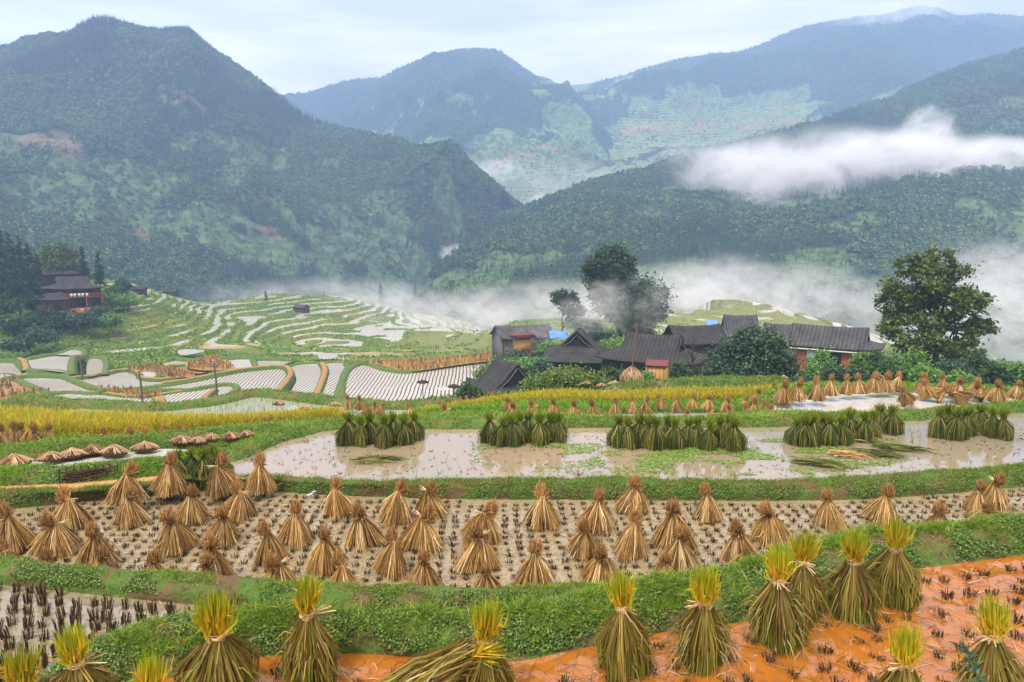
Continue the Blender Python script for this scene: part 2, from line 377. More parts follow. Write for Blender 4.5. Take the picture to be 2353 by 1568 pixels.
mountain('hill', [(930,700,400),(980,655,440),(1010,612,480),(1060,575,510),(1090,560,540),(1130,512,580),(1180,492,610),(1230,476,620),(1300,442,640),(1400,412,660),(1500,388,680),(1560,362,700),(1700,332,740),(1850,290,790),(2000,242,840),(2100,202,860),(2200,162,880),(2353,116,900),(2600,40,930),(2900,-30,960)],
    [(930,760,330),(1200,745,320),(1500,735,315),(1800,735,310),(2100,740,300),(2400,745,300),(2900,760,290)], M_hA, 42, 200, 50000, 6.3, .40, .34, 1.15, seed=45,
    clear=[(1570,465,110,14,.05),(1700,440,90,14,.05),(2320,300,60,26,-.1),(1150,610,70,24,-.3),(1990,505,50,20,.1),(1830,660,110,12,.05),(2300,570,50,40,0)], bare=[(2000,275,40,5,0)])

# ------------------------------------------------------------------ near land: fields, banks, water
def soil_grass_mat(name, grass, soil, mixlo=.42, mixhi=.58, sc_=2.0):
    t = NT(name); p = t.pos(); n = t.noise(p, sc_, 6, .65); m = t.noise(p, sc_*9, 4, .6)
    g = t.mix(m, tuple(.55*c for c in grass), tuple(1.4*c for c in grass)); s = t.mix(m, tuple(.6*c for c in soil), tuple(1.3*c for c in soil))
    c = t.mix(t.ramp(n, [(mixlo, 0.), (mixhi, 1.)]), s, g)
    return t.done(t.bsdf(c, .85, .2, t.bump(t.math('ADD', m, n), .8, .06)))
M_bank = soil_grass_mat('bank_turf', (.065, .125, .018), (.12, .075, .035))
M_ground = soil_grass_mat('slope_turf', (.085, .140, .030), (.15, .11, .05), .30, .42, .35)

def mud_mat(name, mud, wet, water_amt, scale=1.6, cell=5.0, deep=(.2, .15, .08)):
    t = NT(name); p = t.pos(); n = t.noise(p, scale, 5, .6, .4); fine = t.noise(p, 22, 5, .65)
    vo = t.n('TexVoronoi', feature='SMOOTH_F1'); vo.inputs['Scale'].default_value = cell
    wrp = t.n('VectorMath', operation='ADD'); nn = t.n('TexNoise'); nn.inputs['Scale'].default_value = 3; nn.inputs['Detail'].default_value = 3; t.l(p, nn.inputs[0]); t.l(nn.outputs['Color'], wrp.inputs[1]); t.l(p, wrp.inputs[0]); t.l(wrp.outputs[0], vo.inputs['Vector'])
    h = t.math('ADD', t.math('MULTIPLY', vo.outputs[0], .9), t.math('ADD', t.math('MULTIPLY', n, 1.1), t.math('MULTIPLY', fine, .22)))
    pool = t.ramp(h, [(water_amt-.035, 1.), (water_amt+.015, 0.)])
    c = t.mix(fine, tuple(.72*x for x in mud), tuple(1.18*x for x in mud)); c = t.mix(t.ramp(n, [(.3, 0.), (.7, 1.)]), c, wet)
    c = t.mix(pool, c, deep)
    hh = t.math('MAXIMUM', h, water_amt)
    nb = t.bump(hh, .9, .07)
    ro = t.ramp(pool, [(0, .30), (1, .03)])
    return t.done(t.bsdf(c, ro, t.ramp(pool, [(0, .5), (1, .6)]), nb, 1.5))
M_pale = mud_mat('pale_wet_mud', (.45, .39, .29), (.33, .28, .195), 1.04, 1.3, 5.0, (.25, .20, .11))
M_low = mud_mat('silty_puddled_mud', (.21, .165, .10), (.15, .12, .07), 1.25, 1.0, 4.0, (.20, .165, .10))
M_orange = mud_mat('orange_clay_mud', (.43, .170, .043), (.29, .092, .017), 1.18, .8, 2.6, (.29, .10, .012))

def water_mat(name, a, b, scale=.35, weed=None, rip=.012, rough=.035, weedcol=(.10, .19, .03), rows=None, rowdir=0.):
    t = NT(name); p = t.pos(); n = t.noise(p, scale, 5, .6, .6); c = t.mix(t.ramp(n, [(.32, 0.), (.68, 1.)]), a, b)
    fine = t.noise(p, 5, 4, .6); c = t.mix(t.math('MULTIPLY', fine, .25), c, tuple(.75*x for x in a))
    ro = rough; nb = t.bump(t.noise(t.mapped(p, (1, 2.2, 1)), 1.6, 3), rip, .1)
    if weed:
        wn = t.noise(p, 3.2, 6, .72, .8); big = t.attr('weed'); k = t.ramp(t.math('ADD', wn, t.math('MULTIPLY', t.math('SUBTRACT', big, .5), .42)), [(.66, 0.), (.69, 1.)])
        c = t.mix(k, c, t.mix(fine, tuple(.7*x for x in weedcol), tuple(1.5*x for x in weedcol))); ro = t.ramp(k, [(0, rough), (1, .7)])
    if rows:
        wv = t.n('TexWave', wave_type='BANDS', bands_direction='X', wave_profile='SIN'); wv.inputs['Scale'].default_value = .314/rows; wv.inputs['Distortion'].default_value = 2.8
        wv.inputs['Detail'].default_value = 2; wv.inputs['Detail Scale'].default_value = .55*rows; wv.inputs['Detail Roughness'].default_value = .35
        t.l(t.mapped(p, (1, 1, 1), (0, 0, rowdir)), wv.inputs[0])
        tn = t.noise(p, 3.4, 3, .7); gap = t.noise(p, .12, 3, .6)
        k = t.ramp(t.math('ADD', wv.outputs['Fac'], t.math('MULTIPLY', t.math('SUBTRACT', tn, .5), .9)), [(.62, 0.), (.82, 1.)])
        k = t.math('MULTIPLY', k, t.ramp(gap, [(.26, .0), (.36, 1.)]))
        c = t.mix(k, c, (.085, .068, .036)); ro = t.ramp(k, [(0, rough), (1, .9)])
        sp = t.ramp(k, [(0, .5), (1, .0)])
        return t.done(t.bsdf(c, ro, sp, nb, 2.1))
    return t.done(t.bsdf(c, ro, .5, nb, 2.1))
M_pond = water_mat('pond_water', (.20, .185, .125), (.33, .23, .135), .07)
M_pool = water_mat('brown_water', (.20, .155, .10), (.26, .21, .15), .2)
M_oran = water_mat('orange_water', (.55, .27, .10), (.52, .33, .18), .25)
M_green = water_mat('greenish_water', (.22, .26, .16), (.36, .36, .28), .09)
M_white = water_mat('still_water', (.46, .44, .40), (.52, .49, .45), .1)
M_rows = [water_mat('paddy_water_rows', (.50, .47, .42), (.56, .53, .48), .08, rows=.62, rowdir=d) for d in (.05, -.06, -.16)]

# --- foreground terraces as a run of rows, each from keys (x, y) at a drop H below the eye
XS = np.arange(-520, 2900, 5.0)
def row(ks, H, n=.0): return PH(XS, keys(XS, ks), np.broadcast_to(keys(XS, H) if isinstance(H, list) else H, XS.shape))
def back(rw, m, H): q = rw.copy(); u = unit(rw*np.array([1, 1, 0])); q += u*m; q[:, 2] = CZ-H; return q
A_near = row([(-520, 1900), (2900, 1900)], 4.4); A_near[:, 1] -= 1.5
A_edge = row([(-520, 1700), (0, 1640), (200, 1600), (380, 1562), (500, 1532), (600, 1510), (800, 1502), (1000, 1513), (1170, 1521), (1280, 1502), (1380, 1482), (1560, 1447), (1720, 1427), (1900, 1388), (1980, 1345), (2080, 1314), (2200, 1296), (2353, 1276), (2900, 1225)], 4.4)
A_crest = row([(-520, 1760), (-300, 1700), (0, 1600), (80, 1566), (160, 1516), (230, 1478), (350, 1440), (480, 1420), (700, 1412), (900, 1416), (1100, 1408), (1250, 1386), (1400, 1353), (1560, 1329), (1700, 1301), (1800, 1276), (1900, 1249), (2000, 1223), (2100, 1211), (2200, 1203), (2353, 1191), (2900, 1150)],
    [(-520, 4.2), (0, 4.15), (230, 4.12), (2900, 4.1)])
CH = keys(XS, [(-520, 5.2), (300, 5.2), (700, 5.35), (1100, 5.4), (2900, 5.4)])
C_near = back(A_crest, .75, 5.2); C_near[:, 2] = CZ-CH
C_back = row([(-520, 1310), (0, 1345), (120, 1356), (300, 1376), (480, 1393), (700, 1406), (900, 1416), (1100, 1411), (1250, 1404), (1400, 1395), (1560, 1372), (1700, 1342), (1800, 1317), (1900, 1288), (2000, 1262), (2100, 1250), (2200, 1242), (2353, 1230), (2900, 1190)], [(-520, 5.2), (300, 5.2), (700, 5.35), (1100, 5.4), (2900, 5.4)])
K_crest = row([(-520, 1250), (0, 1286), (120, 1301), (300, 1321), (500, 1336), (700, 1353), (900, 1363), (1100, 1366), (1250, 1363), (1400, 1357), (1560, 1336), (1700, 1308), (1800, 1284), (1900, 1257), (2000, 1231), (2100, 1219), (2200, 1211), (2353, 1199), (2900, 1158)], [(-520, 4.95), (300, 4.98), (700, 5.1), (1100, 5.15), (1400, 5.2), (2900, 5.2)])
K_top = K_crest+unit(K_crest*np.array([1, 1, 0]))*.30
B_front = back(K_top, .22, 5.6)
B_back = row([(-520, 1210), (0, 1172), (100, 1163), (244, 1147), (350, 1140), (412, 1132), (562, 1126), (720, 1136), (1000, 1146), (1300, 1149), (1600, 1151), (1800, 1151), (1950, 1149), (2100, 1141), (2353, 1119), (2900, 1075)], 5.6)
D_crest = row([(-520, 1170), (0, 1134), (160, 1130), (250, 1123), (360, 1113), (420, 1106), (560, 1101), (640, 1101), (720, 1105), (900, 1112), (1000, 1111), (1300, 1107), (1600, 1111), (1800, 1111), (1950, 1104), (2100, 1094), (2353, 1073), (2900, 1030)], 5.28)
D_top = back(D_crest, .28, 5.27)
D_front = back(D_top, .25, 5.62)
def loft(name, rows, sub, mat, rough=0., wl=.5, seed=0, kind='structure', keep=0):
    rows = np.array(rows); g = [rows[0]]
    for a, b in zip(rows[:-1], rows[1:]):
        for k in range(1, sub+1): g.append(a+(b-a)*k/sub)
    g = np.array(g)
    if len(rows) > 2:          # round the corners of a bank
        for _ in range(max(1, sub//2)): g[1:-1] = g[1:-1]*.5+(g[:-2]+g[2:])*.25
    if rough:
        n = fbm(g/wl, 5, seed, .6)-.5; n2 = fbm(g/(wl*5), 2, seed+8)-.5; e_ = np.ones(g.shape[:2]); e_[0] = e_[-1] = 0
        g[..., 2] += rough*1.6*n*e_+rough*n2*e_; g[..., 1] += rough*1.4*(fbm(g/wl+9, 4, seed+3, .6)-.5)*e_
    o = mk(name, g.reshape(-1, 3), grid_faces(*g.shape[:2]), mat, None, None, True)
    o['kind'] = kind; return g
gA = loft('mud_field', [A_near, A_edge], 90, M_orange, .055, .26, 1)
A_low = back(A_edge, .10, 4.33); A_low2 = back(A_edge, .30, 4.16)
gV = loft('grass_bank', [A_edge, (A_edge*.75+A_crest*.25)-np.array([0, 0, -.10]), (A_edge*.4+A_crest*.6)-np.array([0, 0, -.09]), A_crest, back(A_crest, .3, 4.25), C_near], 6, M_bank, .12, .3, 2)
gC = loft('mud_field', [C_near, C_back], 16, M_low, .02, .4, 3)
gK = loft('grass_bank', [C_back, (C_back*.8+K_crest*.2)+np.array([0, 0, .12]), K_crest, K_top, B_front], 6, M_bank, .07, .25, 4)
gB = loft('mud_field', [B_front, B_back], 40, M_pale, .035, .30, 5)
gD = loft('grass_bank', [B_back, (B_back*.8+D_crest*.2)+np.array([0, 0, .14]), D_crest, D_top, D_front], 6, M_bank, .07, .25, 6)

# --- everything between the pond and the valley: one sheet fitted through known points
CPTS = []
def c_h(*l): CPTS.extend([PH(x, y, H) for x, y, H in l])
def c_d(*l):
    for x, D, H in l: CPTS.append(np.array([(x-1176.5)/FPX*(D*cp+H*spn), D, CZ-H]))
def c_pd(*l): CPTS.extend([PD(x, y, D) for x, y, D in l])
c_h((-500,1150,5.8),(0,1125,5.8),(300,1110,5.8),(700,1090,5.8),(1300,1095,5.8),(1900,1090,5.8),(2600,1045,5.8),(0,1080,5.75),(300,1060,5.75),(600,1040,5.8),(1000,1000,5.8),(1600,1000,5.8),
    (800,974,5.45),(1050,972,5.5),(1350,967,5.5),(1750,964,5.5),(2090,950,5.5),(2340,932,5.6),(2600,915,5.7),
    (1200,957,7.0),(1350,957,7.0),(1600,957,7.0),(1411,949,7.5),(1700,945,7.3),(1400,930,7.65),(1400,915,8.0),(1300,903,8.3),(1600,905,7.6),(1700,895,7.6),(1600,890,7.9),
    (2000,950,6.5),(2300,945,6.4),(2000,912,6.5),(2300,915,6.5),(2000,898,6.25),(2300,905,6.25),(2600,905,6.4),(1800,905,6.5),
    (260,1032,5.35),(0,1050,5.4),(500,1005,5.45),(650,990,5.45),(0,1020,7.6),(300,1010,7.6),(600,992,7.6),(760,980,7.5),(900,957,7.6),(1000,950,8.2),(1080,940,8.0))
c_d((-400,33,8.2),(0,33,8.7),(300,31,8.5),(700,30,8.2),(330,40,11.3),(600,42,11.3),(900,42,11.3),(0,42,11),(1050,46,11.2),(0,60,14.5),(500,60,15),(-400,60,10),(-400,95,12),
    (2000,38,9.5),(2000,60,13.5),(1400,45,10.8),(1400,60,13.2),(1400,80,17),(2350,38,9.2),(2350,60,13),(2700,60,12),(1000,65,15),(1700,45,10),
    (0,92,22.3),(300,90,22.5),(700,88,22.7),(1000,90,22.7),(0,118,22.9),(300,120,23),(700,122,23),(1050,118,23),(-300,120,20))
c_pd((0,830,142),(150,815,145),(-300,800,142),(0,760,150),(0,715,166),(0,650,188),(-300,640,170),(160,714,166),(160,662,192),(270,664,215),(350,688,230),(250,792,152),(400,792,156),(400,722,200),(600,802,160),(600,742,230),(600,692,320),(480,690,270),(800,802,165),(800,742,240),(800,708,340),(1000,797,165),(950,752,230),(1000,722,330),(1080,722,340),(1100,762,200),(1110,802,150),
    (1200,838,104),(1330,874,96),(1165,906,80),(1500,874,92),(1500,845,110),(1700,802,150),(1900,852,100),(2100,864,62),(2353,872,60),(1560,718,240),(1700,711,240),(1800,724,230),(2000,770,200),(2200,814,170),(2353,834,160),(2700,855,150),(1600,792,160),(1800,802,140),(2050,840,120),(1400,762,190),(1250,768,190),(1450,735,230),(1300,742,240))
c_d((300,400,85),(800,450,95),(1300,400,95),(1800,330,80),(2300,290,72),(-400,300,12),(-400,420,50),(0,330,45),(0,420,85),(2800,290,70),(1000,450,95),(600,450,95),(1300,300,62),(2100,240,50),(2600,230,45))
CPTS = np.array(CPTS)
def dom(p): return np.stack([p[..., 0]/p[..., 1]*FPX/330, np.log(p[..., 1])*3.2], -1)
def tps_k(r2): return np.where(r2 > 1e-12, .5*r2*np.log(r2+1e-20), 0)
cd = dom(CPTS); n_ = len(cd)
K_ = tps_k(((cd[:, None]-cd[None])**2).sum(-1))+np.eye(n_)*.012; Pm = np.c_[np.ones(n_), cd]
W_ = np.linalg.solve(np.block([[K_, Pm], [Pm.T, np.zeros((3, 3))]]), np.r_[CPTS[:, 2], np.zeros(3)])
def land(x, y):
    p = np.stack([x, y], -1); q = dom(p).reshape(-1, 2); z = np.empty(len(q))
    for i in range(0, len(q), 40000):
        s_ = q[i:i+40000]; z[i:i+40000] = tps_k(((s_[:, None]-cd[None])**2).sum(-1))@W_[:n_]+np.c_[np.ones(len(s_)), s_]@W_[n_:]
    return z.reshape(np.shape(x))
def inpoly(x, y, poly):
    r = np.zeros(np.shape(x), bool); n = len(poly)
    for i in range(n):
        x1, y1 = poly[i][:2]; x2, y2 = poly[(i+1) % n][:2]
        if y1 == y2: continue
        c = ((y1 > y) != (y2 > y)) & (x < (x2-x1)*(y-y1)/(y2-y1)+x1); r ^= c
    return r
def smooth_poly(pts, n=5, closed=True):
    p = np.array(pts, float); m = len(p); o = []
    for i in range(m if closed else m-1):
        a, b, c, d = (p[(i+k) % m] if closed else p[min(max(i+k, 0), m-1)] for k in (-1, 0, 1, 2))
        for t in np.arange(n)/n: o.append(.5*(2*b+(c-a)*t+(2*a-5*b+4*c-d)*t*t+(3*b-3*c+d-a)*t**3))
    if not closed: o.append(p[-1])
    return np.array(o)
FLATS = []                     # (world outline, level) of each flat field, so the land stays under them
def field(name, pts, H, mat, smooth=True, weed=None, kind='structure', lift=0., pad=.12):
    q = smooth_poly(pts) if smooth else np.array(pts, float); P = PH(q[:, 0], q[:, 1], H); P[:, 2] += lift
    from mathutils.geometry import tessellate_polygon
    tri = np.array(tessellate_polygon([[Vector((a[0], a[1], 0)) for a in P]]))
    at = None
    if weed is not None:       # a finer sheet, so that the weed density can vary over it
        lo, hi = q.min(0), q.max(0)
        x = np.linspace(lo[0], hi[0], 220); y = np.linspace(lo[1], hi[1], 60); g = np.stack(np.meshgrid(x, y), -1)
        ins = inpoly(g[..., 0], g[..., 1], q); W = PH(g[..., 0], g[..., 1], H)
        f = grid_faces(60, 220); f = f[ins.ravel()[f].any(1)]
        o = mk(name, W.reshape(-1, 3), f, mat, None, {'weed': weed(g[..., 0], g[..., 1]).ravel()})
    else: o = mk(name, P, tri, mat)
    o['kind'] = kind; FLATS.append((P, P[0, 2]-pad)); return P
def strip(name, pts, H, wd, ht, mat, n=6, rough=.05, below=.5, seed=0, wide_foot=1.5):
    """a raised earth bank along a line; a sheet with a rounded back"""
    q = smooth_poly(pts, n, False); P = PH(q[:, 0], q[:, 1], H); seg = np.r_[0, np.cumsum(np.linalg.norm(np.diff(P[:, :2], axis=0), axis=1))]
    m = max(8, int(seg[-1]/max(.12, wd*.35))); s_ = np.linspace(0, seg[-1], m); P = np.stack([np.interp(s_, seg, P[:, k]) for k in range(3)], -1)
    tg = np.gradient(P[:, :2], axis=0); tg /= np.linalg.norm(tg, axis=1)[:, None]; nn = np.stack([-tg[:, 1], tg[:, 0]], -1)
    prof = np.array([(-wide_foot, -below), (-1.05, 0), (-.8, .62), (-.42, .95), (0, 1), (.42, .95), (.8, .62), (1.05, 0), (wide_foot, -below)])
    g = np.zeros((m, len(prof), 3)); g[..., :2] = P[:, None, :2]+nn[:, None]*prof[None, :, :1]*wd/2
    g[..., 2] = P[:, None, 2]+np.where(prof[:, 1] > 0, prof[:, 1]*ht, prof[:, 1]); nz_ = fbm(g/(wd*.7), 4, seed)-.5
    g += (nz_*rough*2.2)[..., None]*np.array([.5, .5, 1])
    for k, f_ in ((0, 1.0), (1, .55), (2, .2), (-1, 1.0), (-2, .55), (-3, .2)): g[k, :, 2] -= f_*(np.maximum(0, g[k, :, 2]-P[k, 2])+.25)
    o = mk(name, g.reshape(-1, 3), grid_faces(m, len(prof)), mat, None, None, True); o['kind'] = 'structure'
    return g

c4 = lambda *l: [(x/2.977, 514.7+y/2.977) for x, y in l]
c5 = lambda *l: [(790.4+x/2.977, 514.7+y/2.977) for x, y in l]
c6 = lambda *l: [(1562.5+x/2.977, 514.7+y/2.977) for x, y in l]
# the pond, the pools beside it
def pondweed(X, Y):
    a = np.exp(-((X-1230)/130)**2-((Y-1035)/24)**2)*.9+np.exp(-((X-1540)/190)**2-((Y-1040)/34)**2)*1.0+np.exp(-((X-1850)/170)**2-((Y-1055)/46)**2)*1.1
    return np.clip(a+.12*np.clip((X-1250)/250, 0, 1)-.5*np.clip((X-2080)/120, 0, 1)-.6*np.clip((1080-X)/60, 0, 1), 0, 1)
F_pond = field('pond_water', [(545, 1112), (640, 1114), (800, 1123), (1000, 1123), (1300, 1119), (1600, 1122), (1900, 1118), (2100, 1106), (2353, 1086), (2700, 1050), (2700, 902), (2353, 934), (2240, 942), (2090, 956), (1960, 962), (1800, 968), (1690, 970), (1400, 972), (1320, 974), (1000, 974), (780, 980), (680, 1000), (590, 1030), (505, 1074)], 5.45, M_pond, pad=.25)
field('paddy_water', [(-300, 1104), (0, 1092), (250, 1079), (362, 1070), (430, 1056), (440, 1036), (362, 1032), (212, 1042), (0, 1064), (-300, 1078)], 5.5, M_white, pad=.2)
field('paddy_water', [(-300, 1142), (0, 1138), (162, 1132), (250, 1127), (480, 1100), (478, 1084), (362, 1093), (250, 1099), (140, 1105), (0, 1112), (-300, 1120)], 5.5, M_oran, pad=.2)
field('paddy_water', [(1782, 958), (1795, 915), (1830, 903), (1950, 898), (2100, 899), (2353, 909), (2700, 915), (2700, 940), (2353, 942), (2200, 949), (2100, 953), (1950, 960)], 6.3, M_white, pad=.2)  # pale base colour stands in for the white sky mirrored here
field('paddy_water', [(1160, 972), (1300, 966), (1500, 964), (1770, 962), (1760, 949), (1500, 952), (1300, 955), (1180, 960)], 6.95, M_pool, pad=.15)
field('paddy_water', [(1640, 925), (1740, 924), (1745, 914), (1650, 915)], 7.35, M_white, False, pad=.2)
F_green = field('paddy_water', [(150, 950), (300, 972), (600, 990), (800, 966), (1030, 952), (1030, 934), (900, 934), (800, 929), (700, 917), (620, 908), (560, 908), (500, 922), (400, 935), (250, 934)], 11.0, M_green, pad=.3)
# the lower terraces seen beyond the drop: every flooded field at its own level
T1 = [  # level, material, outline
    (22.5, 1, c5((-40,1235),(0,1060),(60,985),(150,965),(270,995),(420,1008),(600,983),(800,957),(1060,925),(1000,1000),(960,1060),(960,1170),(800,1215),(600,1232),(300,1240))),
    (22.6, 0, c4((2225,955),(2290,950),(2360,952),(2372,975),(2340,1030),(2320,1215),(2205,1222))),
    (22.6, 0, c4((1985,985),(2050,963),(2190,960),(2208,985),(2160,1205),(1975,1195),(2000,1130),(2028,1060))),
    (22.7, 2, c4((980,1130),(1250,1092),(1500,1042),(1700,1006),(1940,985),(1975,1020),(1965,1060),(1890,1160),(1800,1165),(1610,1168),(1620,1125),(1590,1105),(1470,1110),(1300,1138),(1000,1146))),
    (22.75, 2, c4((1105,1180),(1300,1142),(1430,1128),(1475,1140),(1465,1170),(1370,1212),(1250,1240),(1110,1250))),
    (22.75, 0, c4((1478,1122),(1570,1112),(1595,1130),(1530,1190),(1460,1200),(1480,1160))),
    (22.85, 2, c4((250,1200),(480,1162),(640,1168),(900,1188),(1060,1183),(1080,1250),(700,1242),(400,1230))),
    (22.9, 2, c4((140,1060),(280,1048),(420,1052),(520,1086),(640,1126),(660,1152),(520,1166),(380,1154),(220,1104))),
    (22.8, 0, c4((520,1064),(700,1030),(850,1008),(930,1022),(965,1055),(1100,1060),(1250,1048),(1100,1098),(960,1115),(700,1120))),
    (22.4, 9, c4((965,1003),(1040,1008),(1085,1030),(1050,1047),(985,1042))),
    (22.9, 2, c4((-120,940),(0,942),(90,942),(130,962),(180,998),(300,1002),(420,1018),(470,1043),(300,1044),(150,1039),(60,1024),(-120,1015))),
    (22.2, 9, c4((180,935),(300,913),(470,902),(495,940),(485,1012),(440,1014),(260,993),(205,978))),
    (21.9, 9, c4((390,893),(500,862),(565,880),(558,908),(470,899))),
    (22.3, 0, c4((605,935),(690,927),(715,960),(704,1012),(600,1040))),
    (23.0, 9, c4((-60,1024),(0,1023),(105,1040),(60,1058),(-60,1054))),
    (23.0, 3, c4((-120,1060),(0,1058),(100,1063),(200,1112),(340,1165),(260,1195),(100,1204),(-120,1206))),
    (22.5, 0, c4((1140,950),(1200,928),(1310,938),(1275,968),(1120,964))),
    (22.6, 3, c4((1215,982),(1290,972),(1425,1000),(1370,1024),(1240,1008))),
    (22.3, 9, c4((1530,942),(1720,930),(1745,985),(1600,994))),
    (22.3, 0, c4((1755,942),(1900,938),(1990,944),(1890,973),(1765,977))),
    (22.0, 9, c4((1220,866),(1300,857),(1400,868),(1330,888),(1240,897))),
    (22.2, 9, c4((2185,888),(2290,888),(2297,917),(2190,922)))]
M_stub = mud_mat('brown_stubble_ground', (.30, .175, .075), (.24, .13, .05), .2, .5, 3.0)
T1P = []
for k, (H, m, pts) in enumerate(T1):
    T1P.append(field('paddy_water' if m != 3 else 'mud_field', pts, H, M_white if m == 9 else M_stub if m == 3 else M_rows[m], pad=.35))
F_brown1 = field('mud_field', c5((255,965),(150,955),(300,946),(700,926),(1000,896),(1055,900),(1045,930),(800,962),(600,992),(430,1008)), 22.1, M_stub, pad=.3)
F_brown2 = field('mud_field', c4((1285,960),(1450,922),(1515,928),(1600,990),(1440,1004),(1300,990)), 22.25, M_stub, pad=.3)
F_brown3 = field('mud_field', c4((840,990),(940,978),(1100,985),(1330,1035),(1180,1054),(1085,1030),(1040,1008),(930,1005)), 22.3, M_stub, pad=.3)
F_brown4 = field('mud_field', c4((640,1150),(700,1125),(960,1145),(1120,1150),(1090,1185),(900,1190)), 22.8, M_stub, pad=.3)
# far right, the fields on the spur behind the houses
for pts in ([(1560,722),(1640,712),(1720,712),(1765,722),(1700,727),(1620,730)], [(1520,745),(1560,733),(1610,735),(1625,760),(1585,768),(1535,762)], [(1770,728),(1800,733),(1835,752),(1800,750)], [(1840,745),(1900,765),(1995,772),(1985,782),(1900,778)], [(1560,768),(1615,765),(1640,785),(1600,796),(1565,788)], [(2000,778),(2060,785),(2120,800),(2080,803),(2010,792)]):
    D = {0: 1}; p_ = np.array(pts, float); cx, cy = p_.mean(0); dd = 215-(cx-1560)*.075
    field('paddy_water', pts, CZ-PD(cx, cy, dd)[2], M_rows[0] if len(T1P) % 2 else M_white, pad=.4)

# banks
M_bank2 = soil_grass_mat('bund_turf', (.070, .125, .022), (.17, .11, .045), .36, .52, 1.2)
M_bankfar = soil_grass_mat('bund_turf_far', (.070, .125, .022), (.20, .12, .045), .33, .46, .8)
M_strawbund = soil_grass_mat('straw_on_bund', (.34, .19, .075), (.22, .12, .045), .3, .7, 3)
def strawtop():
    t = NT('straw_topped_bund'); p = t.pos(); n = t.noise(p, 1.6, 5, .7); nz_ = t.n('SeparateXYZ'); g = t.n('NewGeometry'); t.l(g.outputs['Normal'], nz_.inputs[0])
    k = t.ramp(t.math('ADD', nz_.outputs[2], t.math('MULTIPLY', t.math('SUBTRACT', n, .5), .5)), [(.74, 0.), (.84, 1.)])
    return t.done(t.bsdf(t.mix(k, t.mix(n, (.03, .06, .010), (.10, .17, .03)), t.mix(t.noise(p, 5, 4, .7), (.13, .07, .025), (.42, .25, .10))), .9, .15, t.bump(n, .8, .1)))
M_strawtop = strawtop()
SB = []
SB.append(strip('grass_bank', [(465,1066),(530,1052),(590,1024),(690,994),(780,980),(900,977),(1050,978),(1350,975),(1740,974),(1900,964),(2050,960),(2100,959),(2340,940),(2700,912)], 5.45, .8, .18, M_bank2, 8, .09, .4, 1))
SB.append(strip('grass_bank', [(-300,1118),(0,1103),(140,1098),(250,1090),(362,1081),(440,1072),(475,1074),(515,1092)], 5.5, .85, .26, M_bank2, 8, .09, .4, 2))
SB.append(strip('grass_bank', [(-300,1070),(0,1054),(100,1048),(212,1038),(330,1025),(420,1014),(520,1010),(600,1002),(700,988)], 5.5, .9, .28, M_bank2, 8, .08, .4, 3))
SB.append(strip('grass_bank', [(-300,1034),(0,1024),(300,1013),(620,991),(780,976),(900,962)], 7.6, 1.0, .22, M_bank2, 8, .08, .5, 4))
SB.append(strip('grass_bank', [(960,968),(1170,954),(1400,949),(1600,945),(1800,941)], 7.5, 1.1, .2, M_bank2, 8, .08, .5, 5))
SB.append(strip('grass_bank', [(1772,935),(1790,912),(1830,901),(1950,895),(2100,896),(2250,902),(2353,909),(2700,915)], 6.3, 1.2, .24, M_bank2, 8, .08, .5, 6))
SB.append(strip('grass_bank', [(1385,900),(1460,889),(1560,881),(1700,877),(1830,879)], 8.2, 1.0, .3, M_bank2, 8, .08, .5, 7))
SB.append(strip('grass_bank', [(20,914),(60,919),(130,928),(250,936),(330,941),(400,938),(500,926),(560,911),(620,909),(700,919),(800,930),(900,936),(1010,934),(1100,930)], 11.0, 1.5, .42, M_bank2, 8, .12, .8, 8))
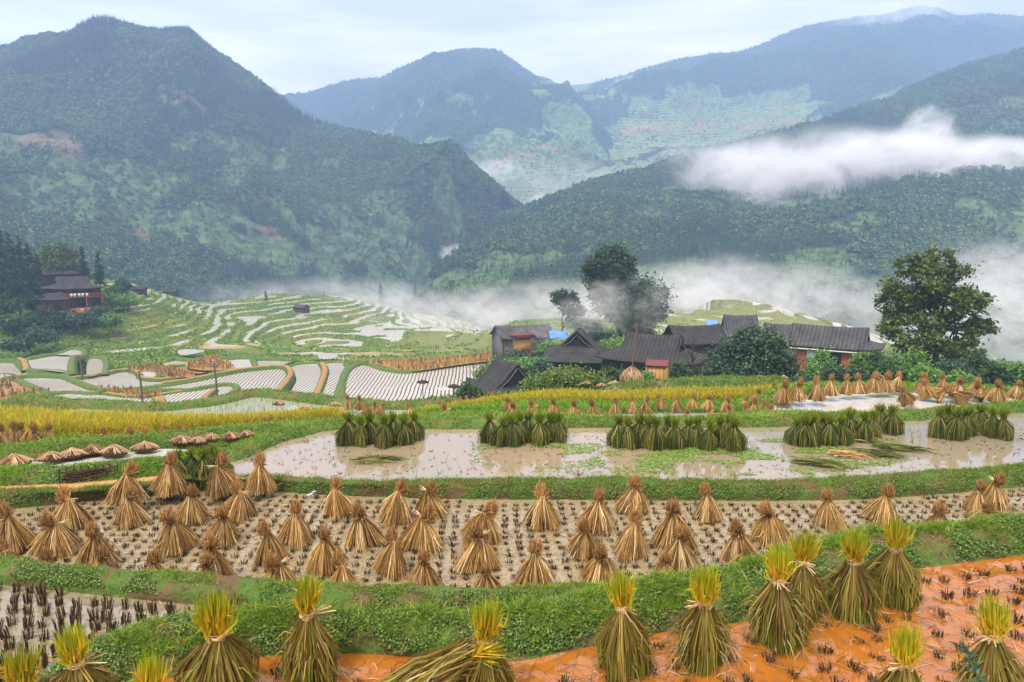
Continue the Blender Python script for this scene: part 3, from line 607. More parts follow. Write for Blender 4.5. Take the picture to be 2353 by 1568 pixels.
far_b = [  # closed field edges of the lower terraces: points, level, width, height, straw on top
    (c4((0,1055),(100,1055),(200,1040),(430,1045),(540,1085),(700,1135),(960,1128),(1250,1090),(1500,1040),(1700,1002),(1950,982),(2050,960),(2200,955),(2290,948),(2370,952)), 22.6, 1.5, .5, 0),
    (c4((450,1060),(600,1045),(700,1025),(850,1000),(940,1015),(980,1055),(1100,1065),(1300,1048)), 22.5, 1.4, .5, 1),
    (c4((1060,1108),(1250,1080),(1500,1032),(1700,998),(1930,982),(1985,1015),(1975,1065),(1895,1165)), 22.45, 1.7, .7, 1),
    (c4((2195,955),(2220,990),(2215,1050),(2150,1215)), 22.5, 1.8, .7, 1),
    (c4((2360,955),(2385,985),(2350,1040),(2330,1225)), 22.5, 1.6, .6, 0),
    (c4((960,1150),(1150,1140),(1300,1138),(1480,1108),(1590,1102),(1622,1125),(1600,1150),(1510,1205)), 22.6, 1.4, .5, 0),
    (c4((1475,1130),(1455,1150),(1390,1210)), 22.6, 1.6, .7, 1), (c4((1065,1180),(1095,1205),(1110,1250)), 22.7, 2.0, .4, 1),
    (c4((230,1195),(330,1165),(480,1155),(640,1165),(700,1140)), 22.8, 1.5, .5, 0), (c4((700,1160),(900,1182),(1060,1176),(1300,1140)), 22.75, 1.4, .5, 1),
    (c4((100,1060),(200,1105),(340,1160)), 22.9, 1.6, .5, 0), (c4((-100,938),(100,935),(140,960),(190,1000),(300,1004),(430,1015),(500,1040)), 22.5, 1.5, .5, 0),
    (c4((120,920),(160,940),(180,990)), 22.1, 1.6, .5, 1), (c4((165,930),(300,905),(400,890),(500,858),(570,872),(570,905),(500,920),(490,1020)), 22.0, 1.6, .6, 0),
    (c4((590,920),(700,920),(730,960),(715,1020)), 22.2, 1.4, .5, 0), (c4((1120,940),(1200,922),(1310,932),(1430,915),(1520,920),(1740,922),(1900,930),(2000,938)), 22.2, 1.4, .5, 0),
    (c4((1100,980),(1290,968),(1440,1002),(1560,1004),(1750,990),(1900,978)), 22.4, 1.5, .5, 1), (c4((1000,1000),(1060,1000),(1100,1030),(1060,1052)), 22.3, 1.4, .5, 0),
    (c4((1530,935),(1600,1000)), 22.2, 1.4, .5, 1), (c4((1725,925),(1755,985)), 22.2, 1.4, .5, 0),
    (c5((-60,1240),(-10,1070),(50,985),(150,960),(280,1000),(430,1018),(600,995),(800,965),(1060,930)), 22.4, 1.6, .6, 0),
    (c5((0,950),(300,940),(700,920),(1000,890),(1070,895)), 22.0, 1.5, .6, 0)]
for k, (pts, H, wd, ht, st) in enumerate(far_b):
    strip('grass_bank', pts, H, wd*.72, ht*.7, M_strawtop if st else M_bankfar, 6, .10, .5, 20+k)

# the sheet of land itself
def land_sheet():
    cols = np.r_[np.arange(-700, 3000, 3.5)]; rws = np.exp(np.r_[np.linspace(math.log(14.6), math.log(120), 190), np.linspace(math.log(120), math.log(480), 330)[1:]])
    U, Dd = np.meshgrid(cols, rws); X = (U-1176.5)/FPX*Dd*1.02; Y = Dd; Z = land(X, Y)
    und = np.clip((Dd-135)/40, 0, 1)*np.clip((430-Dd)/90, 0, 1)
    mid = np.clip((1180-U)/90, 0, 1)*np.clip((U-200)/120, 0, 1); rgt = np.clip((U-1470)/90, 0, 1)
    Pn = np.stack([X, Y, Z*0], -1)
    Z -= und*mid*.045*np.clip(X+75, -60, 120)
    Z += und*(mid*7.5+rgt*.0+.6)*(fbm(Pn*np.array([1, .55, 1])/38, 4, 5)-.55)*np.clip((360-Dd)/60, .25, 1)
    q = und*np.maximum(mid, rgt*.8); st = np.where(U > 1400, .8, .95); off = (fbm(Pn/40, 3, 9)-.5)*1.2
    zz = (Z+off)/st; k = np.floor(zz); fr = zz-k; ris = np.clip((fr-.55)/.45, 0, 1); ris = ris*ris*(3-2*ris)
    Zq = (k+ris)*st-off*.15; qq = np.clip(q*3, 0, 1); Z = Z*(1-qq)+Zq*qq
    Z += (fbm(np.stack([X, Y, Z], -1)/3, 3, 12)-.5)*.14*np.clip((Dd-20)/20, 0, 1)*(1-qq*.8)
    cell = vnoise(np.stack([X/26, Y/30, k*7.7], -1), 3); along = vnoise(np.stack([X/6, Y/9, k*3.1], -1), 8)
    flat = np.clip((.54-fr)/.05, 0, 1)*qq; edge = np.clip(fr/.07, 0, 1)
    wetz = .24+.36*np.clip((Dd-165)/60, 0, 1)*mid+.20*rgt
    wet = flat*edge*((cell*.4+along*.6) > 1-wetz-.06)
    soil = flat*np.clip(((cell*.3+along*.7)-.50)*8, 0, 1)*(1-wet)
    first = D_front[:, 0]/D_front[:, 1]*FPX/1.02+1176.5; Z = np.where(Dd < np.interp(U, first, D_front[:, 1])+.05, np.minimum(Z, CZ-5.95), Z)
    pale = .8*np.clip((U-900)/120, 0, 1)*np.clip((1560-U)/120, 0, 1)*np.clip((Dd-125)/30, 0, 1)
    pale = np.maximum(pale, .85*np.clip((U-1480)/60, 0, 1)*np.clip((Dd-135)/30, 0, 1))
    for P, z in FLATS:
        lo, hi = P.min(0), P.max(0); m = (X > lo[0]) & (X < hi[0]) & (Y > lo[1]) & (Y < hi[1])
        if m.any():
            ins = np.zeros(X.shape, bool); ins[m] = inpoly(X[m], Y[m], P); Z[ins] = np.minimum(Z[ins], z)
            wet[ins] = 0; soil[ins] = 0
    G = np.stack([X, Y, Z+CZ*0], -1)
    o = mk('ground', G.reshape(-1, 3), grid_faces(*X.shape), M_land, None, {'wet': wet.ravel(), 'soil': soil.ravel(), 'pale': pale.ravel(), 'mid': np.clip((Dd-60)/60, 0, 1).ravel()}, True)
    o['kind'] = 'structure'; return G, U, Dd, flat, wet
def land_mat():
    t = NT('terrace_land'); p = t.pos(); n1 = t.noise(p, .35, 6, .65); n2 = t.noise(p, 2.4, 5, .65); n3 = t.noise(p, .05, 4, .6)
    g = t.mix(n2, (.035, .075, .014), (.125, .190, .035)); g2 = t.mix(n2, (.10, .125, .022), (.26, .25, .045))
    c = t.mix(t.ramp(n3, [(.42, 0.), (.6, 1.)]), g, g2); c = t.mix(t.ramp(n1, [(.60, 0.), (.72, .8)]), c, (.17, .105, .05))
    c = t.mix(t.attr('pale'), c, t.mix(n1, (.17, .18, .06), (.30, .28, .12)))
    rs_ = t.ramp(t.noise(p, .9, 5, .7), [(.35, 0.), (.65, .75)]); c = t.mix(t.math('MULTIPLY', rs_, t.attr('mid')), c, t.mix(n2, (.022, .05, .012), (.06, .11, .02)))
    c = t.mix(t.attr('soil'), c, t.mix(n1, (.22, .15, .08), (.36, .28, .13)))
    wt = t.ramp(t.attr('wet'), [(.4, 0.), (.6, 1.)]); c = t.mix(wt, c, (.47, .44, .40))
    return t.done(t.bsdf(c, t.ramp(wt, [(0, .85), (1, .05)]), t.ramp(wt, [(0, .15), (1, .6)]), t.bump(n2, .5, .2), 1.42))
M_land = land_mat()
LG, LU, LD, LF, LW = land_sheet()
def ground_z(x, y): return float(land(np.array([x]), np.array([y]))[0])
def pix_ground(x, y, lo=14., hi=500.):   # the point of the land seen at a pixel: march along the ray
    for D in np.exp(np.linspace(math.log(lo), math.log(hi), 900)):
        p = PD(x, y, D)
        if p[2] <= ground_z(p[0], p[1]): return p
    return PD(x, y, hi)

# ------------------------------------------------------------------ rice stooks
M_straw = leafmat('dry_straw', [(0, (.10, .045, .012)), (.3, (.33, .185, .048)), (.65, (.55, .34, .10)), (.9, (.68, .47, .22)), (1, (.80, .64, .40))], None, .5, .15)
M_strawc = soil_grass_mat('straw_core', (.075, .038, .014), (.04, .02, .008), .3, .7, 6)  # dark base colour holds the shade seen in gaps between the stalks
M_seed = leafmat('dry_seed_head', [(0, (.20, .09, .024)), (.5, (.37, .19, .058)), (1, (.58, .36, .14))], None, .6, .15)
M_tie = leafmat('straw_tie', [(0, (.42, .27, .11)), (1, (.70, .54, .32))], None, .5, .1)
M_gleaf = leafmat('green_rice_straw', [(0, (.04, .09, .006)), (.35, (.16, .32, .014)), (.65, (.36, .47, .03)), (.85, (.62, .56, .10)), (1, (.55, .32, .07))], ([(0, 1.), (.55, 1.), (1, .62)], [(0, (.16, .08, .02)), (.6, (.18, .17, .02)), (1, (.40, .28, .06))]), .42, .25, .35)
M_ghead = leafmat('green_rice_head', [(0, (.08, .15, .005)), (.6, (.26, .34, .010)), (1, (.42, .40, .02))], ([(0, 1.), (.4, .85), (.9, .0)], [(0, (.42, .46, .015)), (.5, (.76, .54, .025)), (1, (.80, .34, .025))]), .42, .35, .35)
M_gmid = leafmat('dark_rice_straw', [(0, (.02, .036, .004)), (.45, (.065, .095, .010)), (.8, (.17, .18, .025)), (1, (.38, .28, .08))], None, .45, .2, .3)
M_gmidh = leafmat('dark_rice_head', [(0, (.04, .08, .005)), (.5, (.12, .18, .008)), (1, (.32, .34, .02))], None, .45, .25, .3)
M_stubm = leafmat('cut_rice_stubble', [(0, (.020, .013, .007)), (.6, (.060, .035, .016)), (1, (.18, .11, .05))], None, .6, .05)

def stook_data(kind, seed):
    r = np.random.default_rng(seed); dry = kind == 'dry'
    n1 = {'dry': 900, 'green': 950, 'mid': 420}[kind]; zt = {'dry': .67, 'green': .665, 'mid': .68}[kind]
    Rb = {'dry': .325, 'green': .20, 'mid': .285}[kind]*r.uniform(.86, 1.14); ph = r.uniform(0, 6.28); nl = r.integers(3, 6); lob = r.uniform(.20, .40) if dry else .14
    a = r.uniform(0, 2*math.pi, n1); rad = Rb*(1+lob*np.cos(nl*a+ph)+.10*np.cos(2*a+ph*1.7))*r.uniform(.66, 1.16, n1)
    a2 = a+r.normal(size=n1)*.22+(.18 if dry else .1)*-np.sin(nl*a+ph)
    rt = r.uniform(.015, .055, n1)
    b = np.stack([np.cos(a)*rt, np.sin(a)*rt, zt+r.uniform(-.03, .03, n1)], -1)
    zb = r.uniform(-.01, .05, n1)+(r.random(n1) < .10)*r.uniform(.05, .25, n1)
    t = np.stack([np.cos(a2)*rad, np.sin(a2)*rad, zb], -1)
    bow = (.07 if dry else .34)
    m = (b+t)/2+np.stack([np.cos(a2), np.sin(a2), 0*a], -1)*(rad*bow*r.uniform(.4, 1.6, n1))[:, None]+r.normal(size=(n1, 3))*.012
    clus = vnoise(np.stack([np.cos(a2)*4.5, np.sin(a2)*4.5, zb*3], -1), seed); rn = np.clip((clus-.5)*.7+.44+r.normal(size=n1)*.30, 0, 1)
    skirt = blades(b, m, t, r.uniform(.006, .015, n1)*(1 if kind != 'mid' else 1.5), rn, r, .55, 1)
    k = 40 if dry else 24; i = r.integers(0, n1, k); o_ = r.normal(size=(k, 3))*[.07, .07, .02]; skirt = joinb([skirt, blades(b[i]*.4+t[i]*.6, t[i]+o_*.4+[0, 0, .05], t[i]*1.12+o_+[0, 0, .04], .012, None, r, .3)])
    if not dry:                # leaves that hang loose
        k = 150 if kind == 'green' else 60; a = r.uniform(0, 6.28, k); z0 = r.uniform(.25, .8, k)*zt; r0 = Rb*(1-z0/zt)*.85+.04; ln = r.uniform(.12, .30, k)
        b = np.stack([np.cos(a)*r0, np.sin(a)*r0, z0], -1); o_ = np.stack([np.cos(a+r.normal(size=k)*.5), np.sin(a+r.normal(size=k)*.5), r.uniform(-1.2, .3, k)], -1)*ln[:, None]
        skirt = joinb([skirt, blades(b, b+o_*.5+[0, 0, .03], b+o_+np.array([0, 0, -1])*ln[:, None]*.4, .012, None, r, .1)])
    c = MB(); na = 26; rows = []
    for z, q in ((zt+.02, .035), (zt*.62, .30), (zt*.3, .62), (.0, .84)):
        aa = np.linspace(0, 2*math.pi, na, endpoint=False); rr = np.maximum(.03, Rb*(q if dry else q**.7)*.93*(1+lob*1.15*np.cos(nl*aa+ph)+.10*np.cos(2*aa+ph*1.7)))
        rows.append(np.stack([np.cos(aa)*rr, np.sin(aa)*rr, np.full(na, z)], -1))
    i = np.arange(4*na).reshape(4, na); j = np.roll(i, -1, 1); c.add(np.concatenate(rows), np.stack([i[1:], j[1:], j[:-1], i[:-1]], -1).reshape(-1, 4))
    # the head above the tie
    if dry:
        n2 = 330; d = unit(r.normal(size=(n2, 3))*[1, 1, .7]+[0, 0, 1.15]); top = 1-zt; ln = top*r.uniform(.55, 1.08, n2)
        b = np.array([0, 0, zt])+r.normal(size=(n2, 3))*[.016, .016, .03]; lean = np.array([r.normal()*.07, r.normal()*.07, 0])
        t = b+d*ln[:, None]*[.46, .46, 1]+lean; m = b+(t-b)*.55+(t-b)*[.5, .5, 0]
        k = 240; e0 = r.uniform(.45, 1, k); ii = r.integers(0, n2, k); q = b[ii]+(t[ii]-b[ii])*e0[:, None]; hd = unit(r.normal(size=(k, 3))+[0, 0, .4])*r.uniform(.03, .07, (k, 1))
        head = joinb([blades(b, m, t, r.uniform(.008, .015, n2), None, r, .5, 1.2), blades(q, q+hd*.5, q+hd, .009, None, r, .4)])
    else:
        n2 = 380 if kind == 'green' else 190; sp_ = .20 if kind == 'green' else .36; d = unit(r.normal(size=(n2, 3))*[sp_, sp_, .1]+[0, 0, 1]); ln = (1-zt)*r.uniform(.35, 1.15, n2)
        b = np.stack([r.normal(size=n2)*.028, r.normal(size=n2)*.028, zt+r.uniform(-.02, .05, n2)], -1); t = b+d*ln[:, None]
        m = b+d*ln[:, None]*.5+d*[.10, .10, 0]; head = blades(b, m, t, r.uniform(.008, .017, n2), None, r, .10, 1.1)
        k = 22; a = r.uniform(0, 6.28, k); o_ = np.stack([np.cos(a), np.sin(a), r.uniform(.4, 1.6, k)], -1)*r.uniform(.10, .19, (k, 1)); q = np.array([0, 0, zt+.03])+o_*.12
        head = joinb([head, blades(q, q+o_*.6+[0, 0, .03], q+o_+[0, 0, -.04], .016, None, r, .1)])
    k = 90; a = r.uniform(0, 6.28, k); z = zt+r.uniform(-.025, .03, k); rr = .055 if dry else .07
    b = np.stack([np.cos(a)*rr, np.sin(a)*rr, z], -1); t = np.stack([np.cos(a+.9)*rr, np.sin(a+.9)*rr, z+r.normal(size=k)*.01], -1); m = (b+t)*.5*[1.12, 1.12, 1]
    tie = [blades(b, m, t, .012, None, r, 1, 1)]
    if r.random() < .7:        # loose ends of the straw rope
        k = 9; a0 = r.uniform(0, 6.28); o_ = np.stack([np.cos(a0+r.normal(size=k)*.25), np.sin(a0+r.normal(size=k)*.25), r.uniform(-.1, .5, k)], -1)*r.uniform(.12, .24, (k, 1))
        q = np.array([0, 0, zt])+o_*.2; tie.append(blades(q, q+o_*.55, q+o_, .011, None, r, .7, 1))
    tie = joinb(tie)
    ms, mh = {'dry': (M_straw, M_seed), 'green': (M_gleaf, M_ghead), 'mid': (M_gmid, M_gmidh)}[kind]
    sk = mesh_data('straw_skirt', *skirt[:2], ms, skirt[2]); 
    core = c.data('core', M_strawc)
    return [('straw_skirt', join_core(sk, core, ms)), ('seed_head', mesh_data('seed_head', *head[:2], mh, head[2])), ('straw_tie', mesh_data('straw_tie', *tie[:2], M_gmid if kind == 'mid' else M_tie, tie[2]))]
def join_core(sk, core, ms):
    nv = len(sk.vertices); nf = len(sk.polygons); v = np.empty(nv*3, np.float32); sk.vertices.foreach_get('co', v); f = np.empty(nf*4, np.int32); sk.loops.foreach_get('vertex_index', f)
    at = {}
    for k in ('rnd', 't'):
        a = np.empty(nv, np.float32); sk.attributes[k].data.foreach_get('value', a); at[k] = a
    v2 = np.empty(len(core.vertices)*3, np.float32); core.vertices.foreach_get('co', v2); f2 = np.empty(len(core.loops), np.int32); core.loops.foreach_get('vertex_index', f2)
    m = len(core.vertices); at['rnd'] = np.r_[at['rnd'], np.full(m, .15)]; at['t'] = np.r_[at['t'], np.full(m, .3)]
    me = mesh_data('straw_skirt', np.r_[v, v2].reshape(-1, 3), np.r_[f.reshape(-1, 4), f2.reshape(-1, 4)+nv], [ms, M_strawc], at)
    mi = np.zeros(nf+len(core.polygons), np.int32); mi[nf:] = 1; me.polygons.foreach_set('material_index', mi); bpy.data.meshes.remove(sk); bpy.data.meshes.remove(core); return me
KINDS = {k: [stook_data(k, s) for s in range(a, a+n)] for k, a, n in (('dry', 100, 6), ('green', 200, 5), ('mid', 300, 4))}
ORD = 'zeroth first second third fourth fifth sixth seventh eighth ninth tenth eleventh twelfth thirteenth fourteenth fifteenth sixteenth seventeenth eighteenth nineteenth twentieth'.split()
ORD += ['twenty-'+o for o in ORD[1:10]]+['thirtieth']+['thirty-'+o for o in ORD[1:10]]+['fortieth']+['forty-'+o for o in ORD[1:10]]
def place(kind, p, h, label, cat, group, name, r, lean=.07, rz=None, parts=True, variant=None):
    o = empty(name, p); v = KINDS[kind][variant if variant is not None else r.integers(0, len(KINDS[kind]))]
    o.rotation_euler = (r.normal()*lean, r.normal()*lean, r.uniform(0, 6.28) if rz is None else rz); s = h; wx = r.uniform(.92, 1.1); o.scale = (s*wx, s*wx, s)
    for n_, me in v: obj(n_, me, o)
    return tag(o, label, cat, group)
def stand(x, ytop, H, h): return PH(x, ytop, H-h)-np.array([0, 0, h])
def rows_of(items, gap):       # sort into rows of near equal y; returns list of rows (sorted from the left)
    items = sorted(items, key=lambda q: q[1]); rows = [[items[0]]]
    for q in items[1:]:
        if q[1]-rows[-1][0][1] > gap: rows.append([])
        rows[-1].append(q)
    return [sorted(r_) for r_ in rows]
rs = np.random.default_rng(5)
def stook_set(items, H, h, kind, text, cat, group, name, lean=.09, sort=True, hv=.11):
    items = sorted(items) if sort else items
    for k, q in enumerate(items):
        hh = (q[2] if len(q) > 2 else h)*(1+rs.normal()*hv*.5); p = stand(q[0], q[1], H, hh)
        place(kind, p, hh, text % ORD[k+1] if '%s' in text else text, cat, group, name, rs, lean)
near_g = 'dry rice stooks drying on the pale mud field'
stook_set([(285, 1058), (381, 1036), (505, 1038), (590, 1036)], 5.42, .98, 'dry', '%s from the left of four dry stooks on the grassy bank before the pond', 'rice stook', near_g, 'rice_stook', .08)
top_row = [(148, 1118), (297, 1116), (438, 1107), (543, 1103), (778, 1096), (905, 1100), (992, 1094), (1249, 1111), (1370, 1121), (1456, 1089), (1630, 1109), (1913, 1119), (2030, 1107), (2252, 1098), (2288, 1077)]
second = [(20, 1153), (125, 1170), (397, 1163), (507, 1156), (676, 1146), (838, 1144), (963, 1151), (1097, 1139), (1447, 1166), (1547, 1141), (1778, 1146), (2160, 1143), (2262, 1137)]
third = [(215, 1193), (487, 1213), (617, 1191), (748, 1203), (895, 1212), (1093, 1194), (1340, 1176), (1562, 1201), (1708, 1184)]
fourth = [(14, 1232), (105, 1255), (228, 1247), (350, 1260), (470, 1263), (640, 1260), (785, 1266), (970, 1256), (1117, 1287), (1230, 1240), (1380, 1239), (1535, 1264), (1710, 1248), (1915, 1209), (1995, 1200), (2097, 1198), (2385, 1165)]
stook_set(top_row, 5.6, .86, 'dry', '%s dry stook from the left in the rear row on the pale mud', 'rice stook', near_g, 'rice_stook')
stook_set(second, 5.6, .86, 'dry', '%s dry stook from the left in the second row on the pale mud', 'rice stook', near_g, 'rice_stook')
stook_set(third, 5.6, .88, 'dry', '%s dry stook from the left in the third row on the pale mud', 'rice stook', near_g, 'rice_stook')
uB = B_front[:, 0]/B_front[:, 1]
def behind_bank(x, y):
    d = ray(x, y); u = d[0]/d[1]; D = np.interp(u, uB, B_front[:, 1])+.14; return (x, y, float(np.clip(5.6-(CZ-PD(x, y, D)[2]), .46, .78)))
fourth = [behind_bank(*q) for q in fourth]
stook_set(fourth, 5.6, .70, 'dry', '%s dry stook from the left half hidden behind the grassy bank edging the mud', 'rice stook', near_g, 'rice_stook', .03, True, .0)
fg = 'green and yellow rice sheaves standing in the orange mud'
front = [(35, 1492, 1.0, 'yellow-topped sheaf cut off by the lower left corner'), (185, 1438, 1.0, 'green sheaf with pale drooping leaves by the stub field corner'), (322, 1518, .95, 'yellow tuft of a sheaf at the lower edge between two taller ones'),
    (487, 1373, 1.12, 'broad sheaf with a wide bright yellow head at the verge'), (700, 1333, 1.1, 'slim sheaf with a lone yellow crest before the green verge'), (1105, 1387, 1.05, 'green sheaf with a fallen sheaf leaning on its side'),
    (1442, 1323, 1.06, 'upright green sheaf with bright yellow top standing alone in wet mud'), (1617, 1308, 1.06, 'narrow brown sheaf with an orange top and loose straw at its side'), (1800, 1263, 1.08, 'broad dark sheaf in front of a taller one at the verge'),
    (1846, 1223, 1.08, 'sheaf half hidden behind a broad dark sheaf at the verge'), (1968, 1222, 1.06, 'sheaf with wide spiky green head beside an orange-topped one'), (2060, 1196, 1.06, 'orange-topped sheaf where the verge meets the open orange mud'),
    (2085, 1443, 1.02, 'dark green sheaf alone in the mud cut off by the lower edge'), (2312, 1396, 1.05, 'sheaf with spread straw arms in the lower right corner')]
for k, (x, y, h, lab) in enumerate(front):
    p = stand(x, y, 4.42, h); o = place('green', p, h, lab, 'rice sheaf', fg, 'rice_sheaf', rs, .04, None, True, k % 5)
    if k in (3,): o.scale.x *= 1.3; o.scale.y *= 1.3
    if k in (8, 10): o.scale.x *= 1.12; o.scale.y *= 1.12
# sheaves standing in the far edge of the pond, clump by clump
def midset(xs, ys, text, h=.90):
    for k, (x, y) in enumerate(sorted(zip(xs, ys))):
        hh = h*(1+rs.normal()*.04); place('mid', stand(x, y, 5.47, hh), hh, text % ORD[k+1], 'rice sheaf', 'dark green rice sheaves along the far edge of the pond', 'rice_sheaf', rs, .05)
T = '%s sheaf from the left in the %s dark green clump in the pond'
midset([799, 826, 851, 880, 902, 925, 948], [944, 952, 946, 950, 941, 950, 944], T.replace('the %s dark', 'the first dark'))
midset([1125, 1152, 1178, 1195, 1214, 1240, 1264, 1282], [944, 952, 946, 945, 943, 947, 941, 944], T.replace('the %s dark', 'the second dark'))
midset([1422, 1447, 1470, 1486, 1505, 1535, 1553, 1580, 1604, 1624, 1652, 1672, 1688], [952, 955, 946, 951, 954, 951, 954, 956, 954, 959, 952, 948, 954], T.replace('the %s dark', 'the third dark'))
midset([1828, 1856, 1868, 1890, 1912, 1938, 1946, 1965, 1990, 2010, 2032, 2056], [954, 952, 943, 945, 950, 949, 936, 936, 942, 937, 925, 927], T.replace('the %s dark', 'the fourth dark'))
midset([2160, 2182, 2202, 2224, 2256, 2288, 2314], [932, 924, 933, 931, 926, 934, 938], T.replace('the %s dark', 'the fifth dark'))
midset([407, 430, 470, 488, 506], [1028, 1026, 1024, 1021, 1027], '%s small dark sheaf from the left behind dry stooks at the narrow pond end', .8)

v4 = lambda o, l: [(o+x/4, 827+y/4) for x, y in l]
g_mid = 'dry rice stooks on the terraces behind the pond'
stook_set(v4(1176.5, [(-5, 370), (200, 350), (390, 338), (580, 358), (760, 350), (938, 338), (1105, 333), (1235, 323), (1385, 303), (1520, 308), (1660, 298), (1810, 303), (1985, 323), (2140, 308)]), 7.4, .86, 'dry', '%s dry stook from the left in the long row before the yellow rice', 'rice stook', g_mid, 'rice_stook')
stook_set([(q[0], q[1], .62) for q in v4(1176.5, [(600, 470), (895, 470), (1265, 440), (1610, 440), (1845, 418), (2025, 398)])], 6.95, .62, 'dry', '%s low stook from the left in wet ground just behind the dark sheaves', 'rice stook', g_mid, 'rice_stook')
stook_set(v4(1176.5, [(2260, 250), (2230, 335), (2335, 372), (2185, 393)])+v4(1764.7, [(55, 190), (75, 233), (175, 300), (115, 368), (10, 390)]), 6.75, .82, 'dry', '%s stook from the left in the knot at the near corner of the brown pool', 'rice stook', g_mid, 'rice_stook', .07)
stook_set(v4(1764.7, [(145, 168), (270, 156), (455, 148), (575, 130), (720, 123), (842, 118), (980, 100), (1068, 93), (1195, 98), (1445, 103), (1625, 108), (1760, 140), (1950, 160), (2115, 172), (2285, 175), (2430, 185)]), 6.08, .88, 'dry', '%s stook from the left in the row along the far edge of the brown pool', 'rice stook', g_mid, 'rice_stook', .06)
stook_set(v4(1764.7, [(1300, 195), (1500, 160), (1690, 150), (1830, 178), (1880, 140), (1990, 168), (2050, 190), (1540, 175)]), 6.12, .78, 'dry', '%s slumped stook from the left in the heap behind the brown pool row', 'rice stook', g_mid, 'rice_stook', .35)
stook_set([(q[0], q[1], .8) for q in v4(1176.5, [(30, 300), (95, 320), (135, 300), (200, 293), (293, 298), (400, 288), (465, 288), (585, 283), (650, 278), (715, 283), (785, 273), (835, 280)])], 8.6, .8, 'dry', '%s small stook from the left along the far edge of the yellow rice', 'rice stook', g_mid, 'rice_stook')
stook_set([(q[0], q[1], .8) for q in v4(588, [(2190, 285), (2140, 290), (2260, 295), (2065, 305), (1985, 330), (1945, 325), (1880, 350), (1850, 335), (1800, 345), (1745, 352), (1700, 365)])], 9.6, .8, 'dry', '%s small stook from the left on the bank before the pointed barn roof', 'rice stook', g_mid, 'rice_stook')
stook_set(v4(588, [(1755, 390), (1430, 388), (1050, 428), (980, 453), (1175, 460), (2320, 338)]), 7.45, .85, 'dry', '%s scattered stook from the left on the grassy strip behind the first dark clump', 'rice stook', g_mid, 'rice_stook')
stook_set([(q[0], q[1], .6) for q in v4(588, [(1800, 505), (1550, 510), (2030, 487)])], 6.3, .6, 'dry', '%s low stook from the left on the turf between the first and second clumps', 'rice stook', g_mid, 'rice_stook')
stook_set(v4(588, [(850, 313), (950, 323), (1090, 368), (1135, 380)]), 10.7, 1.0, 'dry', '%s small stook from the left on the bank under the big ribbed paddy', 'rice stook', g_mid, 'rice_stook')
g_l = 'dry rice stooks beside the yellow rice field'
stook_set(v4(0, [(-20, 570), (75, 553), (150, 563), (275, 568), (305, 575), (425, 573), (965, 608), (1145, 620), (1225, 603), (1345, 620), (1435, 588), (1515, 598), (1650, 588), (1735, 583), (2300, 523)])+v4(588, [(60, 525), (130, 508), (212, 513), (412, 528), (512, 518), (590, 498), (720, 498), (790, 488)]), 7.5, .92, 'dry', '%s tall stook from the left along the yellow rice', 'rice stook', g_l, 'rice_stook')
stook_set([(q[0], q[1], .62) for q in v4(0, [(305, 688), (640, 738), (720, 690), (830, 678), (1060, 690), (1130, 690), (1340, 678), (1650, 690), (2035, 660)])+v4(588, [(65, 620), (320, 580), (550, 548), (755, 538)])], 6.9, .62, 'dry', '%s low stook from the left between the rice and the straw piles', 'rice stook', g_l, 'rice_stook')

# straw laid in flat caps on the banks
def cap_data(seed):
    r = np.random.default_rng(seed); n = 420; a = r.uniform(0, 6.28, n); rr = r.uniform(.3, 1.05, n)*.5; z = .26*(1-(rr/.55)**1.3)
    b = np.stack([np.cos(a)*rr*.12, np.sin(a)*rr*.12*.7, .27+r.normal(size=n)*.02], -1); t = np.stack([np.cos(a)*rr*1.15, np.sin(a)*rr*.75, z*.8-.03], -1)
    V, F_, A = joinb([blades(b, (b+t)/2+[0, 0, .02], t, .020, None, r, .6, 1)])
    c = MB(); na = 20; rows = []
    for q, zz in ((.03, .25), (.5, .17), (.9, .02), (.92, -.1)):
        aa = np.linspace(0, 2*math.pi, na, endpoint=False); rows.append(np.stack([np.cos(aa)*q*.52, np.sin(aa)*q*.36, np.full(na, zz)], -1))
    i = np.arange(4*na).reshape(4, na); j = np.roll(i, -1, 1); c.add(np.concatenate(rows), np.stack([i[1:], j[1:], j[:-1], i[:-1]], -1).reshape(-1, 4))
    return join_core(mesh_data('straw_pile', V, F_, M_pstraw, A), c.data('core', M_strawc), M_pstraw)
M_pstraw = leafmat('bleached_straw', [(0, (.20, .10, .045)), (.4, (.44, .27, .13)), (1, (.68, .50, .31))], None, .5, .12)
CAPS = [cap_data(s) for s in range(3)]
def caps(l, H, text, group):
    for k, (x, y, wd) in enumerate(sorted(l)):
        o = obj('straw_pile', CAPS[k % 3]); p = PH(x, y, H); o.location = p; s = wd*p[1]/FPX; o.scale = (s, s, s*.85); o.rotation_euler = (rs.normal()*.06, rs.normal()*.06, rs.normal()*.25)
        tag(o, text % ORD[k+1], 'straw pile', group)
caps([(35, 1062, 76), (118, 1052, 60), (165, 1044, 62), (212, 1036, 58), (262, 1038, 66), (333, 1028, 60), (418, 1012, 50), (455, 1012, 40), (487, 1006, 46), (530, 1004, 50), (565, 1000, 44), (8, 1030, 36)], 5.35, '%s flat cap of bleached straw from the left on the low bank by the pool', 'flat straw caps on the low bank')
caps([(603, 985, 36), (640, 928, 30), (700, 938, 30), (770, 930, 30)], 7.2, '%s straw cap from the left near the greenish water', 'straw caps near the greenish water')
